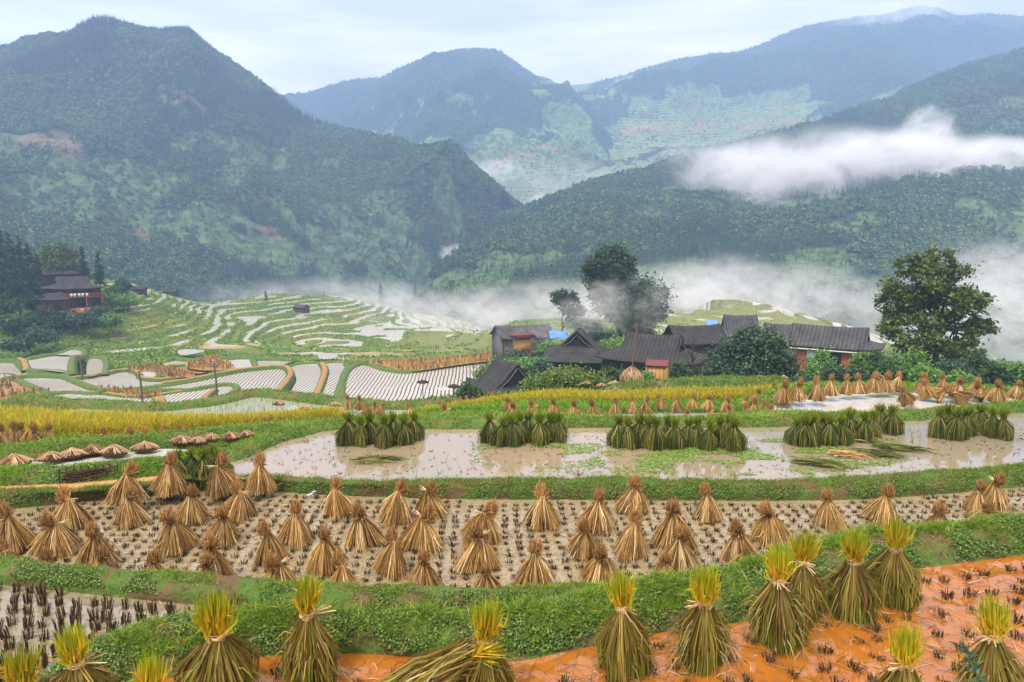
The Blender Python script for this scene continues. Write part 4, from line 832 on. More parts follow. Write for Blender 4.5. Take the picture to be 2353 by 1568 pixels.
caps([(1347, 882, 26), (1382, 886, 24), (1412, 882, 30), (1440, 885, 22), (1462, 880, 26), (1495, 879, 24), (1530, 877, 30), (1575, 875, 26), (1620, 872, 30), (1645, 874, 24), (1680, 871, 30), (1712, 872, 26), (1745, 870, 30), (1775, 870, 26), (1800, 868, 24), (1415, 900, 40), (1330, 905, 30), (1290, 908, 30), (1240, 910, 34), (1200, 913, 34)], 8.15, '%s small straw cap from the left on the bank below the village bushes', 'straw caps below the village')

# cut bundles lying in the pond
def lying(name, p, ln, wd, rz, mat, label, group, seed, n=120):
    r = np.random.default_rng(seed); y = r.normal(size=n)*wd*.35; x0 = r.uniform(-.5, .1, n)*ln; l_ = r.uniform(.35, .6, n)*ln; z = .03+np.abs(r.normal(size=n))*.03
    b = np.stack([x0, y, z], -1); t = np.stack([x0+l_, y+r.normal(size=n)*wd*.25, z*.4], -1); V, F_, A = blades(b, (b+t)/2+[0, 0, .04], t, .018, None, r, .3, 1)
    o = mk(name, V, F_, mat, None, A); o.location = p; o.rotation_euler = (0, 0, rz); return tag(o, label, 'rice bundle', group)
gl = 'cut rice bundles lying in the pond'
lying('rice_bundle', PH(865, 1060, 5.43), 1.35, .30, .1, M_gmid, 'loose green bundle afloat in the pond before the first dark clump', gl, 1)
lying('rice_bundle', PH(1878, 1068, 5.43), 1.25, .34, -.35, M_gmid, 'green bundle afloat among weed nearest the bank', gl, 2)
lying('rice_bundle', PH(1945, 1047, 5.43), 1.0, .28, -.2, M_straw, 'reddish brown dry bundle afloat between green ones', gl, 3)
lying('rice_bundle', PH(2008, 1045, 5.43), 1.3, .34, -.35, M_gmid, 'green bundle afloat just beyond the reddish brown one', gl, 4)
lying('rice_bundle', PH(2070, 1032, 5.43), 1.5, .34, -.25, M_gmid, 'long thin green bundle afloat before the fifth dark clump', gl, 5)
lying('rice_bundle', PH(1985, 1012, 5.43), .9, .3, -.2, M_gmid, 'small flattened bundle under the fourth dark clump', gl, 6)
# the fallen sheaf at the front, leaning on a standing one
r = np.random.default_rng(9); n = 420; p0 = stand(1105, 1387, 4.42, 1.05)
a = r.normal(size=n)*.32; b = np.stack([-.05+r.normal(size=n)*.05, r.normal(size=n)*.07, .60+r.normal(size=n)*.07], -1); l_ = r.uniform(.75, 1.12, n)
t = np.stack([-np.cos(a*.75)*l_, -np.sin(a)*l_*.75-.12, .05+np.abs(r.normal(size=n))*.05], -1)
V, F_, A = blades(b, (b+t)/2+np.array([0, 0, .10]), t, .014, None, r, .5, 1)
d = unit(r.normal(size=(60, 3))*[.5, .4, .35]+[1, 0, .35]); q = np.array([0, 0, .60])+r.normal(size=(60, 3))*.03; h2 = blades(q, q+d*.13, q+d*r.uniform(.2, .36, (60, 1)), .018, None, r, .15)
fo = empty('rice_sheaf', p0+np.array([-.06, -.10, 0])); obj('straw_skirt', mesh_data('straw_skirt', V, F_, M_gleaf, A), fo); obj('seed_head', mesh_data('seed_head', *h2[:2], M_ghead, h2[2]), fo)
tag(fo, 'fallen sheaf spread over the mud with its stalks fanned toward the left', 'rice sheaf', fg)

# stubble left by the sickle
def stub_data(seed, h, rad, n):
    r = np.random.default_rng(seed); a = r.uniform(0, 6.28, n); q = rad*np.sqrt(r.random(n)); b = np.stack([np.cos(a)*q, np.sin(a)*q, -.03+0*a], -1); hh = h*r.uniform(.65, 1.1, n)
    t = b+np.stack([np.cos(a)*rad*.35+r.normal(size=n)*.01, np.sin(a)*rad*.35+r.normal(size=n)*.01, hh], -1)
    V, F_, A = blades(b, (b+t)/2, t, r.uniform(.008, .014, n), None, r, 1, 1)
    k = 5; a = r.uniform(0, 6.28, k); o_ = np.stack([np.cos(a), np.sin(a), 0*a+.12], -1)*r.uniform(.05, .11, (k, 1))*(1+h*2); q = np.zeros((k, 3))+[0, 0, .015]
    V, F_, A = joinb([(V, F_, A), blades(q, q+o_*.5+[0, 0, .02], q+o_, .009, None, r, .4)])
    return V, F_, A
STB = {k: [mesh_data('rice_stub', *[x for x in stub_data(60+i, h, rd, n)][:2], M_stubm, stub_data(60+i, h, rd, n)[2]) for i in range(4)] for k, h, rd, n in (('tall', .21, .050, 34), ('low', .10, .045, 24), ('tuft', .09, .055, 26))}
def stubs(pts, kind, label, group, sc_=1.0):
    for p in pts:
        o = obj('rice_stub', STB[kind][rs.integers(0, 4)]); o.location = p; o.rotation_euler = (rs.normal()*.1, rs.normal()*.1, rs.uniform(0, 6.28)); s = sc_*rs.uniform(.8, 1.2); o.scale = (s, s, s)
        tag(o, label, 'rice stub', group)
def inside(p, x0=-40, x1=2400, y1=1585): X, Y = proj(p); return (X > x0) & (X < x1) & (Y < y1)
# between the bank and the verge: tall stubs
def between(rowa, rowb, p, m0=.1, m1=.1):
    """is p (world) between two edge rows, by distance ahead at the same heading"""
    ua = rowa[:, 0]/rowa[:, 1]; ub = rowb[:, 0]/rowb[:, 1]; u = p[:, 0]/p[:, 1]; return (p[:, 1] > np.interp(u, ua, rowa[:, 1])+m0) & (p[:, 1] < np.interp(u, ub, rowb[:, 1])-m1)
def lattice(x0, x1, y0, y1, sx, sy, z, jit, ang=0.):
    g = np.stack(np.meshgrid(np.arange(x0, x1, sx), np.arange(y0, y1, sy)), -1).reshape(-1, 2); g = g+rs.normal(size=g.shape)*jit
    g = g+np.stack([.10*np.sin(g[:, 1]*.8), .10*np.sin(g[:, 0]*.6)], -1); c, s = math.cos(ang), math.sin(ang); g = g@np.array([[c, s], [-s, c]]); return np.c_[g, np.full(len(g), z)]
q = lattice(-11, 4, 4, 14, .25, .28, CZ-5.22, .02, -.10); q = q[between(C_near, C_back, q, .05, .12) & inside(q)]
X, Y = proj(q); q = q[(X < 720)]
stubs(q, 'tall', 'tall dark rice stub in the puddled silty field beside the verge', 'tall stubs in the puddled field')
n_c = len(q)
q = lattice(-6, 11, 4.5, 12, .36, .34, CZ-4.4, .05, .25); q = q[between(A_near, A_edge, q, .3, .25) & inside(q)]
stubs(q, 'tuft', 'small dark stub tuft in the wet orange mud', 'stub tufts in the orange mud'); n_o = len(q)
q = lattice(-16, 16, 9, 17, .245, .265, CZ-5.6, .012); q = q[between(B_front, B_back, q, .12, .2) & inside(q)]
q = q[np.argsort(q[:, 1])]; n_b = max(0, 298-n_c-n_o)
stubs(q[:n_b], 'low', 'short dark cut stub in the grid of stubs on the pale mud', 'short stubs on the pale mud')
def many(name, pts, data, mat, sc_):
    parts = []
    for p in pts:
        V, F_, A = data[rs.integers(0, len(data))]; a = rs.uniform(0, 6.28); s = sc_*rs.uniform(.75, 1.25); c_, s_ = math.cos(a)*s, math.sin(a)*s
        parts.append((V@np.array([[c_, s_, 0], [-s_, c_, 0], [0, 0, s]])+p, F_, A))
    V, F_, A = joinb(parts); o = mk(name, V, F_, mat, None, A); o['kind'] = 'stuff'; return o
many('stubble', q[n_b:], [stub_data(70+i, .10, .045, 18) for i in range(4)], M_stubm, 1.0)

# ------------------------------------------------------------------ grass, standing rice, litter
M_grass = leafmat('grass_blade', [(0, (.05, .11, .006)), (.5, (.13, .25, .012)), (.85, (.24, .36, .022)), (1, (.40, .36, .10))], None, .5, .3, .3)
M_weed = leafmat('weed_leaf', [(0, (.018, .048, .005)), (.6, (.075, .155, .012)), (1, (.19, .30, .025))], None, .45, .25, .35)
M_ricey = leafmat('ripe_rice', [(0, (.12, .19, .008)), (.4, (.30, .31, .012)), (.8, (.54, .42, .02)), (1, (.62, .34, .03))], ([(0, 1.), (.5, .6), (1, .1)], [(0, (.26, .30, .012)), (.5, (.48, .40, .02)), (1, (.66, .44, .03))]), .5, .3, .25)
M_riceg = leafmat('young_grass', [(0, (.06, .15, .008)), (.6, (.15, .30, .018)), (1, (.30, .42, .03))], None, .5, .35, .25)
M_lit = leafmat('straw_litter', [(0, (.08, .05, .025)), (.6, (.22, .14, .07)), (1, (.52, .38, .22))], None, .6, .05)
def turf(name, pts, h, wd, mat, seed, spread_=.5, tip=.15, up=1.0):
    r = np.random.default_rng(seed); n = len(pts); d = unit(np.stack([r.normal(size=n)*spread_, r.normal(size=n)*spread_, np.full(n, up)], -1)); l_ = h*r.uniform(.45, 1.25, n)
    b = pts-[0, 0, .01]; m = b+d*l_[:, None]*.55; t = b+d*l_[:, None]+np.stack([d[:, 0]*l_*.45, d[:, 1]*l_*.45, -l_*.18*np.abs(r.normal(size=n))], -1)
    V, F_, A = blades(b, m, t, wd*r.uniform(.6, 1.3, n), None, r, tip); o = mk(name, V, F_, mat, None, A); o['kind'] = 'stuff'; return o
def weeds(name, pts, s, mat, seed, rise=.05):
    r = np.random.default_rng(seed); n = len(pts); nrm = unit(r.normal(size=(n, 3))*[.6, .6, .3]+[0, -.25, .8]); u = unit(np.cross(nrm, r.normal(size=(n, 3)))); v = np.cross(nrm, u); l_ = (s*r.uniform(.6, 1.4, n))[:, None]
    c = pts+nrm*rise*r.uniform(.2, 1, (n, 1)); V = np.stack([c-u*l_, c-v*l_*.55, c+u*l_, c+v*l_*.55], 1).reshape(-1, 3)
    o = mk(name, V, np.arange(4*n).reshape(-1, 4), mat, None, {'rnd': np.repeat(r.random(n), 4), 't': np.tile([0, .5, 1, .5], n)}); o['kind'] = 'stuff'; return o
def on(g, n, seed, lo=0, hi=None, patch=.0, pw=.6):
    r = np.random.default_rng(seed); g = g[lo:hi]; w_ = None
    X, Y = proj(g); w_ = ((X > -150) & (X < 2500) & (Y < 1640)).astype(float)
    if patch: w_ = w_*np.clip((fbm(g/pw, 3, seed)-.5)*6*patch+.55, .02, 1)
    return spread_on(g, n, r, w_)[0]
nv = gV.shape[0]; nk = gK.shape[0]; nd = gD.shape[0]
turf('grass', on(gV, 62000, 1, int(nv*.22), int(nv*.85), .8, .7), .095, .007, M_grass, 1, .6); turf('grass', on(gV, 9000, 11, int(nv*.50), int(nv*.72), 1.2, .5), .17, .008, M_grass, 12, .7)
k_ = on(gV, 1500, 13, 1, int(nv*.8)); turf('dead_stems', k_, .14, .006, M_lit, 14, 1.1)
weeds('ground_cover', on(gV, 52000, 2, 1, int(nv*.80), 1.1, .4), .0155, M_weed, 2, .07)
turf('grass', on(gK, 30000, 3, int(nk*.42), int(nk*.95), .6), .07, .007, M_grass, 3, .6); weeds('ground_cover', on(gK, 17000, 4, int(nk*.15), int(nk*.6), 1.3, .5), .018, M_weed, 4, .04)
turf('grass', on(gD, 40000, 5, int(nd*.30), nd, .3), .10, .008, M_grass, 5, .45); weeds('ground_cover', on(gD, 20000, 6, 1, int(nd*.5), .5), .016, M_weed, 6, .06)
for k, (g, n) in enumerate(zip(SB, (26000, 16000, 14000, 16000, 14000, 12000, 5000, 12000))):
    turf('grass', on(g, n, 20+k, 0, None, .5, 1.0), .13 if k < 3 else .17, .013 if k < 3 else .03, M_riceg if k in (0, 1, 4, 5) and True else M_grass, 30+k, .55)
    weeds('ground_cover', on(g, n//2, 40+k, 0, None, .6, .8), .025 if k < 3 else .05, M_weed, 50+k, .06)
# land around the fields: rough growth on open ground
def land_pts(n, x0, x1, d0, d1, seed, poly=None, skip=True):
    r = np.random.default_rng(seed); U = r.uniform(x0, x1, n); D = np.sqrt(r.uniform(d0**2, d1**2, n)); X = (U-1176.5)/FPX*D*1.02; p = np.stack([X, D, land(X, D)], -1)
    if skip:
        k = np.ones(n, bool)
        for P, z in FLATS: k &= ~inpoly(X, D, P)
        p = p[k]
    return p
p = land_pts(60000, -150, 2500, 16.5, 33, 61); turf('grass', p, .15, .020, M_grass, 62, .6)
p = land_pts(40000, -200, 2500, 33, 60, 63); turf('grass', p, .30, .05, M_weed, 64, .7)
p = land_pts(30000, -200, 2500, 60, 150, 65); turf('grass', p, .5, .14, M_weed, 66, .8)
k = (LF < .3) & (LD > 130) & (LD < 340) & (LU > -200) & (LU < 1500); r = np.random.default_rng(67); p = LG[k]; p = p[r.integers(0, len(p), 46000)]; turf('grass', p, .75, .30, M_grass, 68, .9)
# ripe rice, left and middle
def rice(name, n, x0, x1, d0f, d1f, h, wd, mat, seed, spread_=.22):
    r = np.random.default_rng(seed); U = r.uniform(x0, x1, n); s = r.random(n); D = d0f(U)+(d1f(U)-d0f(U))*s; X = (U-1176.5)/FPX*D*1.02; c = np.stack([X, D, land(X, D)], -1)
    c[:, :2] += r.normal(size=(n, 2))*.05; turf(name, c, h, wd, mat, seed+1, spread_, .35)
rice('standing_rice', 60000, -260, 775, lambda U: np.interp(U, [-260, 0, 300, 620, 775], [26.2, 26.0, 26.6, 27.6, 28.8]), lambda U: np.interp(U, [-260, 0, 250, 420, 775], [35, 35, 33.5, 30.8, 30.2]), .78, .030, M_ricey, 71)
rice('standing_rice', 42000, 955, 1800, lambda U: np.interp(U, [955, 1150, 1500, 1800], [33.5, 32.6, 32.2, 31]), lambda U: np.interp(U, [955, 1150, 1500, 1800], [34.2, 35.4, 35.0, 32.4]), .45, .032, M_ricey, 73, .3)
rice('tall_grass', 42000, 940, 1840, lambda U: np.interp(U, [940, 1150, 1500, 1840], [30.4, 29.9, 29.6, 28.4]), lambda U: np.interp(U, [940, 1150, 1500, 1840], [33.6, 32.7, 32.3, 31.2]), .30, .030, M_riceg, 75, .55)
# litter on the mud
def litter(name, g, n, ln, wd, mat, seed):
    r = np.random.default_rng(seed); X, Y = proj(g); p = spread_on(g, n, r, ((X > -100) & (X < 2450) & (Y < 1620)).astype(float))[0]; a = r.uniform(0, 6.28, n); l_ = ln*r.uniform(.3, 1.3, n)
    d = np.stack([np.cos(a), np.sin(a), 0*a], -1)*l_[:, None]; p = p+[0, 0, .012]; V, F_, A = blades(p, p+d*.5+[0, 0, .012], p+d, wd, None, r, .6, 1); o = mk(name, V, F_, mat, None, A); o['kind'] = 'stuff'
litter('straw_litter', gB, 8000, .14, .007, M_lit, 81); litter('straw_litter', gA[55:], 900, .26, .007, M_lit, 82); litter('straw_litter', gA, 500, .12, .007, M_lit, 84); litter('straw_litter', gC, 900, .16, .007, M_lit, 83)
r = np.random.default_rng(90); U = r.uniform(560, 2420, 900); Y_ = r.uniform(985, 1105, 900); p = PH(U, Y_, 5.45); p = p[inpoly(p[:, 0], p[:, 1], F_pond)]
turf('stubble', np.repeat(p, 4, 0)+r.normal(size=(len(p)*4, 3))*[.02, .02, 0], .07, .014, M_stubm, 91, .7)
p = p[r.random(len(p)) < .16]; turf('reeds', p, .30, .010, M_weed, 92, .25)
r = np.random.default_rng(93); p = PH(r.uniform(420, 1000, 500), r.uniform(918, 962, 500), 11.0); p = p[inpoly(p[:, 0], p[:, 1], F_green)]; turf('reeds', p, .55, .03, M_weed, 94, .2)
# tiny sheaves covering the dry fields far below: nobody could count them
def tiny(name, P, n, seed, h=.75):
    r = np.random.default_rng(seed); lo, hi = P.min(0), P.max(0); x = r.uniform(lo[0], hi[0], n*4); y = r.uniform(lo[1], hi[1], n*4); k = inpoly(x, y, P); x, y = x[k][:n], y[k][:n]; m = len(x); z = P[0, 2]
    V = []; F_ = []; A = []
    a = np.linspace(0, 6.28, 7)[:-1]; hh = h*r.uniform(.8, 1.2, m)
    prof = np.concatenate([np.stack([np.cos(a)*q, np.sin(a)*q, 0*a+zz], -1) for q, zz in ((.33, 0), (.08, .62), (.14, .85), (.05, 1.0))])
    V = prof[None]*np.array([1, 1, 1])*hh[:, None, None]+np.stack([x, y, 0*x+z], -1)[:, None]; i = np.arange(24).reshape(4, 6); j = np.roll(i, -1, 1); f = np.stack([i[:-1], j[:-1], j[1:], i[1:]], -1).reshape(-1, 4)
    o = mk(name, V.reshape(-1, 3), (f[None]+np.arange(m)[:, None, None]*24).reshape(-1, 4), M_straw, None, {'rnd': np.repeat(r.uniform(.05, .6, m), 24), 't': np.zeros(m*24)}); o['kind'] = 'stuff'
tiny('drying_sheaves', F_brown1, 420, 1); tiny('drying_sheaves', F_brown2, 170, 2); tiny('drying_sheaves', F_brown3, 160, 3); tiny('drying_sheaves', F_brown4, 110, 4); tiny('drying_sheaves', T1P[15], 60, 5, 1.0)

# duckweed and other floating leaves on the pond, thick beside the dark clumps
r = np.random.default_rng(95); n = 90000; U = r.uniform(1080, 2200, n); V_ = r.uniform(985, 1112, n); p = PH(U, V_, 5.44); dn = pondweed(U, V_)*np.clip((fbm(p/[.9, .5, 1], 4, 96, .6)-.47)*7, 0, 1); k = (r.random(n) < dn*.75) & inpoly(p[:, 0], p[:, 1], F_pond); p = p[k]; n = len(p)
a = r.uniform(0, 6.28, n); u = np.stack([np.cos(a), np.sin(a), r.normal(size=n)*.12], -1)*r.uniform(.018, .045, (n, 1)); v = np.stack([-np.sin(a), np.cos(a), r.normal(size=n)*.12], -1)*r.uniform(.012, .03, (n, 1))
o = mk('pondweed', np.stack([p-u, p-v, p+u, p+v], 1).reshape(-1, 3)+[0, 0, .006], np.arange(4*n).reshape(-1, 4), leafmat('pondweed_leaf', [(0, (.07, .13, .02)), (.7, (.17, .29, .04)), (1, (.30, .36, .08))], None, .5, .1), None, {'rnd': np.repeat(r.random(n), 4), 't': np.zeros(4*n)}); o['kind'] = 'stuff'

# ------------------------------------------------------------------ trees and shrubs
def bark(name, c):
    t = NT(name); p = t.pos(); n = t.noise(t.mapped(p, (6, 6, 1.5)), 3, 5, .65); return t.done(t.bsdf(t.mix(n, tuple(.5*x for x in c), tuple(1.5*x for x in c)), .9, .15, t.bump(n, .8, .05)))
M_bark = bark('tree_bark', (.075, .058, .042))
def fol(name, a, b, c):
    a, b, c = (tuple(1.7*x for x in q) for q in (a, b, c)); return leafmat(name, [(0, a), (.6, b), (1, c)], None, .5, .22, .3)
M_fdark = fol('foliage_dark', (.010, .026, .010), (.026, .056, .014), (.055, .095, .022))
M_folive = fol('foliage_olive', (.016, .032, .006), (.042, .068, .010), (.12, .135, .022))
M_fgrey = fol('foliage_blue_green', (.012, .030, .018), (.030, .060, .030), (.070, .105, .045))
M_fyel = fol('foliage_yellow_green', (.030, .060, .008), (.080, .125, .014), (.20, .22, .03))
M_fbamb = fol('foliage_bamboo', (.025, .070, .012), (.075, .155, .028), (.15, .24, .05))
M_fpine = fol('needles_dark', (.008, .022, .012), (.018, .044, .020), (.040, .075, .028))
TR = np.random.default_rng(77)
def tree(name, x, y, D, lobes, mat, n, leaf, label, cat, group=None, seed=0, trunk=.25, clump=.16, gaps=.25, limbs=True, p=None, tag_it=True, flat=.7):
    """lobes: (x, y, rx, ry[, dy]) of the crown as seen, turned into metres at the tree's distance"""
    r = np.random.default_rng(seed+500); p = PD(x, y, D) if p is None else p; k = D/FPX/cp; o = empty(name, p)
    Lb = []
    for q in lobes:
        c = PD(q[0], q[1], D+(q[4] if len(q) > 4 else r.uniform(-.6, .6)*q[2]*k))-p; Lb.append((c, q[2]*k, q[3]*k))
    V = []; szs = []; hgt = max(c[2]+rz for c, rx, rz in Lb); tot = sum(rx*rx*rz for c, rx, rz in Lb)**1.0
    tips = []
    for c, rx, rz in Lb:
        m = max(3, int(26*(1-gaps)*min(3, (rx*rz)**.5/(hgt*.12)))); d = unit(r.normal(size=(m, 3))); s = r.uniform(.45, 1.0, (m, 1))**.6
        q = c+d*s*np.array([rx, rx*.85, rz]); tips.append((c, q))
        nn = int(n*(rx*rx*rz)**.7/sum((a*a*b)**.7 for _, a, b in Lb)); i = r.integers(0, m, nn); cs = clump*(rx*rz)**.5*2*r.uniform(.6, 1.4, m)
        g = q[i]+r.normal(size=(nn, 3))*cs[i][:, None]*np.array([1, 1, flat]); V.append(g)
    g = np.concatenate(V); nn = len(g); nrm = unit(r.normal(size=(nn, 3))+[0, -.2, .7]); u = unit(np.cross(nrm, r.normal(size=(nn, 3)))); v = np.cross(nrm, u); s = (leaf*r.uniform(.55, 1.3, nn))[:, None]
    Q = np.stack([g-u*s, g-v*s*.55-[0, 0, .15]*s, g+u*s, g+v*s*.55], 1).reshape(-1, 3)
    cl = fbm(g/(hgt*.10), 2, seed); rn = np.clip(r.random(nn)*.55+(cl-.25)*.75, 0, 1)
    obj('crown', mesh_data('crown', Q, np.arange(4*nn).reshape(-1, 4), mat, {'rnd': np.repeat(rn, 4), 't': np.tile([0, .5, 1, .5], nn)}), o)
    if limbs:
        w = MB(); top = max(Lb, key=lambda l: l[0][2])[0]; hz = min(c[2]-rz*.3 for c, rx, rz in Lb); tr = np.array([[0, 0, -.6], [0, 0, hz*.5], [top[0]*.3, top[1]*.3, hz+(top[2]-hz)*.35], top*np.array([.8, .8, 1])]); tt = np.linspace(0, 1, 12)
        tr = np.stack([np.interp(tt, [0, .3, .62, 1], tr[:, j]) for j in range(3)], -1); tr[1:-1] += r.normal(size=(10, 3))*hgt*.008; w.tube(tr, trunk*(1-tt*.85), 8)
        for c, q in tips:
            b = tr[int(np.clip(np.interp(c[2]*.6, tr[:, 2], np.arange(12)), 1, 10))]; mid = (b+c)/2+[0, 0, -hgt*.02]+r.normal(size=3)*hgt*.015; w.tube([b, mid, c], [trunk*.42, trunk*.26, trunk*.12], 6)
            for e_ in q[::2]: w.tube([c, (c+e_)/2+r.normal(size=3)*hgt*.01, e_], [trunk*.13, trunk*.08, trunk*.03], 5)
        obj('trunk', w.data('trunk', M_bark, True), o)
    return tag(o, label, cat, group) if tag_it else o
tree('broadleaf_tree', 2143, 868, 60, [(2150, 592, 48, 32), (2095, 612, 36, 26), (2112, 650, 62, 46), (2190, 648, 48, 40), (2075, 690, 55, 48), (2150, 700, 70, 52), (2215, 700, 45, 42), (2050, 742, 36, 36), (2110, 762, 66, 44), (2190, 762, 62, 46), (2250, 752, 36, 26), (2275, 742, 20, 14), (2252, 690, 24, 22), (2155, 812, 60, 30), (2215, 806, 44, 24)], M_folive, 19000, .19, 'tall rugged broadleaf tree standing alone at the edge of the mist', 'tree', None, 1, .38, .095, .30)
tree('evergreen_tree', 1425, 795, 125, [(1402, 578, 20, 18), (1420, 582, 18, 20), (1372, 600, 16, 20), (1438, 604, 18, 20), (1350, 612, 14, 18), (1400, 612, 34, 22), (1445, 632, 18, 18), (1362, 640, 24, 20), (1420, 645, 38, 22), (1385, 668, 34, 22), (1440, 680, 32, 24), (1400, 705, 36, 22), (1430, 735, 30, 22)], M_fdark, 15000, .30, 'tall dark evergreen whose top rises above the mist over the village', 'tree', None, 2, .55, .16, .2)
tree('broadleaf_tree', 1478, 785, 118, [(1478, 672, 36, 30), (1450, 690, 34, 30), (1505, 690, 26, 34), (1470, 715, 44, 28), (1500, 722, 26, 22)], M_fgrey, 9000, .30, 'round greyish tree wrapped in mist beside the tall dark evergreen', 'tree', None, 3, .35, .17, .2)
tree('slender_tree', 1293, 768, 118, [(1284, 676, 15, 10), (1305, 682, 17, 10), (1294, 694, 20, 9), (1280, 690, 10, 6), (1322, 690, 10, 7), (1318, 712, 20, 11), (1335, 716, 12, 10), (1312, 734, 12, 7)], M_fgrey, 2600, .26, 'thin tree with a bare leaning trunk fading into the mist', 'tree', None, 4, .22, .2, .4)
tree('broadleaf_tree', 1735, 890, 55, [(1735, 775, 42, 24), (1700, 795, 40, 26), (1770, 800, 42, 26), (1668, 820, 34, 24), (1735, 820, 66, 34), (1795, 835, 34, 24), (1650, 850, 36, 22), (1715, 855, 66, 28), (1780, 860, 48, 22)], M_fgrey, 17000, .14, 'wide dark blue-green tree in front of the grey roofed houses', 'tree', None, 5, .3, .15, .22)
def shrub(x, y, D, lobes, mat, n, leaf, label, seed, grp='shrubs along the village edge', name='shrub', cat='shrub'):
    return tree(name, x, y, D, lobes, mat, n, leaf, label, cat, grp, seed, .06, .2, .15, False)
shrub(1300, 912, 58, [(1240, 886, 34, 16), (1275, 876, 38, 20), (1320, 872, 40, 20), (1365, 880, 36, 18), (1300, 896, 60, 14), (1225, 900, 24, 10), (1390, 893, 24, 12)], M_fyel, 13000, .13, 'broad yellow-green thicket below the great grey roof', 11)
shrub(1078, 922, 52, [(1078, 892, 16, 12), (1066, 906, 16, 12), (1092, 908, 16, 12)], M_fdark, 2600, .11, 'small dark shrub by the corner of the pointed barn', 12)
for k, (x, y, rx, ry, D, m, lab) in enumerate([(1886, 838, 20, 34, 56, 'b', 'feathery bright bamboo clump before the red house'), (1868, 862, 22, 20, 54, 'b', 'low bamboo tuft left of the bright clump'), (1916, 862, 24, 18, 54, 'g', 'dark low shrub under the red house wall'), (1975, 838, 14, 26, 55, 'b', 'slim bamboo clump at the red house corner'),
        (1962, 864, 26, 18, 52, 'g', 'round dark shrub between two bamboo clumps'), (2010, 838, 28, 28, 56, 'd', 'tall dark shrub where the red house ends'), (2052, 852, 28, 26, 54, 'd', 'dark shrub leaning on the lone tree trunk'), (2100, 838, 24, 30, 52, 'b', 'feathery green shrub under the lone tree crown'), (2128, 862, 28, 18, 50, 'b', 'low feathery shrub at the foot of the lone tree'),
        (2190, 852, 26, 22, 52, 'g', 'blue-green shrub beyond the lone tree trunk'), (2205, 872, 24, 14, 50, 'b', 'low bright shrub behind the slumped straw heap'), (2245, 842, 32, 24, 54, 'd', 'broad dark shrub below the mist beside the lone tree'), (2290, 862, 30, 20, 52, 'd', 'dark rounded shrub at the end of the hedge line'), (2335, 858, 26, 22, 52, 'b', 'light green shrub farthest along the hedge line'), (2375, 870, 30, 22, 52, 'd', 'dark shrub cut off by the frame edge'),
        (1605, 872, 22, 22, 60, 'd', 'dark shrub beside the leafless brown tree'), (1640, 876, 30, 16, 54, 'y', 'low yellowish shrub under the wide dark tree'), (1850, 880, 30, 12, 50, 'g', 'low dark growth at the foot of the bamboo')]):
    mt = {'b': M_fbamb, 'g': M_fgrey, 'd': M_fdark, 'y': M_fyel}[m]; rr = np.random.default_rng(k)
    shrub(x, y+ry, D, [(x, y, rx, ry*.8), (x-rx*.5, y+ry*.4, rx*.7, ry*.55), (x+rx*.5, y+ry*.3, rx*.7, ry*.6), (x+rr.normal()*4, y-ry*.6, rx*.5, ry*.45)], mt, 3600, .11 if m == 'b' else .13, lab, 30+k)
for k, (x, y, rx, ry, D, m, lab) in enumerate([(1160, 838, 30, 14, 88, 'b', 'leafy green shrub below the little orange hut'), (1215, 838, 34, 16, 92, 'b', 'banana-like growth between hut and great roof'), (1262, 800, 22, 14, 108, 'b', 'light green shrub behind the great roof'), (1120, 858, 22, 14, 86, 'y', 'yellow-green shrub above the pointed barn'), (1246, 850, 18, 26, 88, 'g', 'dark narrow shrub at the great roof corner'),
        (1412, 792, 26, 18, 108, 'b', 'leafy green shrub uphill of the great roof'), (1440, 806, 30, 20, 104, 'y', 'yellowish shrub between the two big roofs'), (1380, 768, 34, 22, 122, 'g', 'misty shrub under the tall evergreen'), (1470, 760, 30, 18, 125, 'g', 'misty shrub right below the round grey tree'), (1415, 840, 22, 16, 90, 'b', 'shrub beside the tall thin pole'), (1185, 822, 26, 14, 100, 'g', 'dark shrub hiding the foot of the old wooden house'), (1290, 858, 30, 12, 84, 'd', 'dark shrub along the eave of the great roof'), (1560, 850, 24, 18, 84, 'd', 'dark shrub at the corner of the long dark roof'), (1640, 800, 30, 16, 118, 'b', 'shrub under the blue awning'), (1770, 815, 34, 16, 108, 'g', 'misty shrub between the grey roofed houses'), (1432, 866, 16, 14, 80, 'd', 'dark shrub behind the straw stack'), (1480, 868, 16, 16, 76, 'b', 'green shrub beside the straw stack'), (1560, 760, 22, 14, 150, 'b', 'pale shrub on the misty terrace slope'), (1345, 745, 30, 12, 132, 'g', 'dim shrub in the mist by the thin tree')]):
    mt = {'b': M_fbamb, 'g': M_fgrey, 'd': M_fdark, 'y': M_fyel}[m]
    shrub(x, y+ry, D, [(x, y, rx, ry*.8), (x-rx*.5, y+ry*.4, rx*.7, ry*.5), (x+rx*.5, y+ry*.3, rx*.7, ry*.5)], mt, 2600, .20, lab, 60+k, 'shrubs around the village houses')
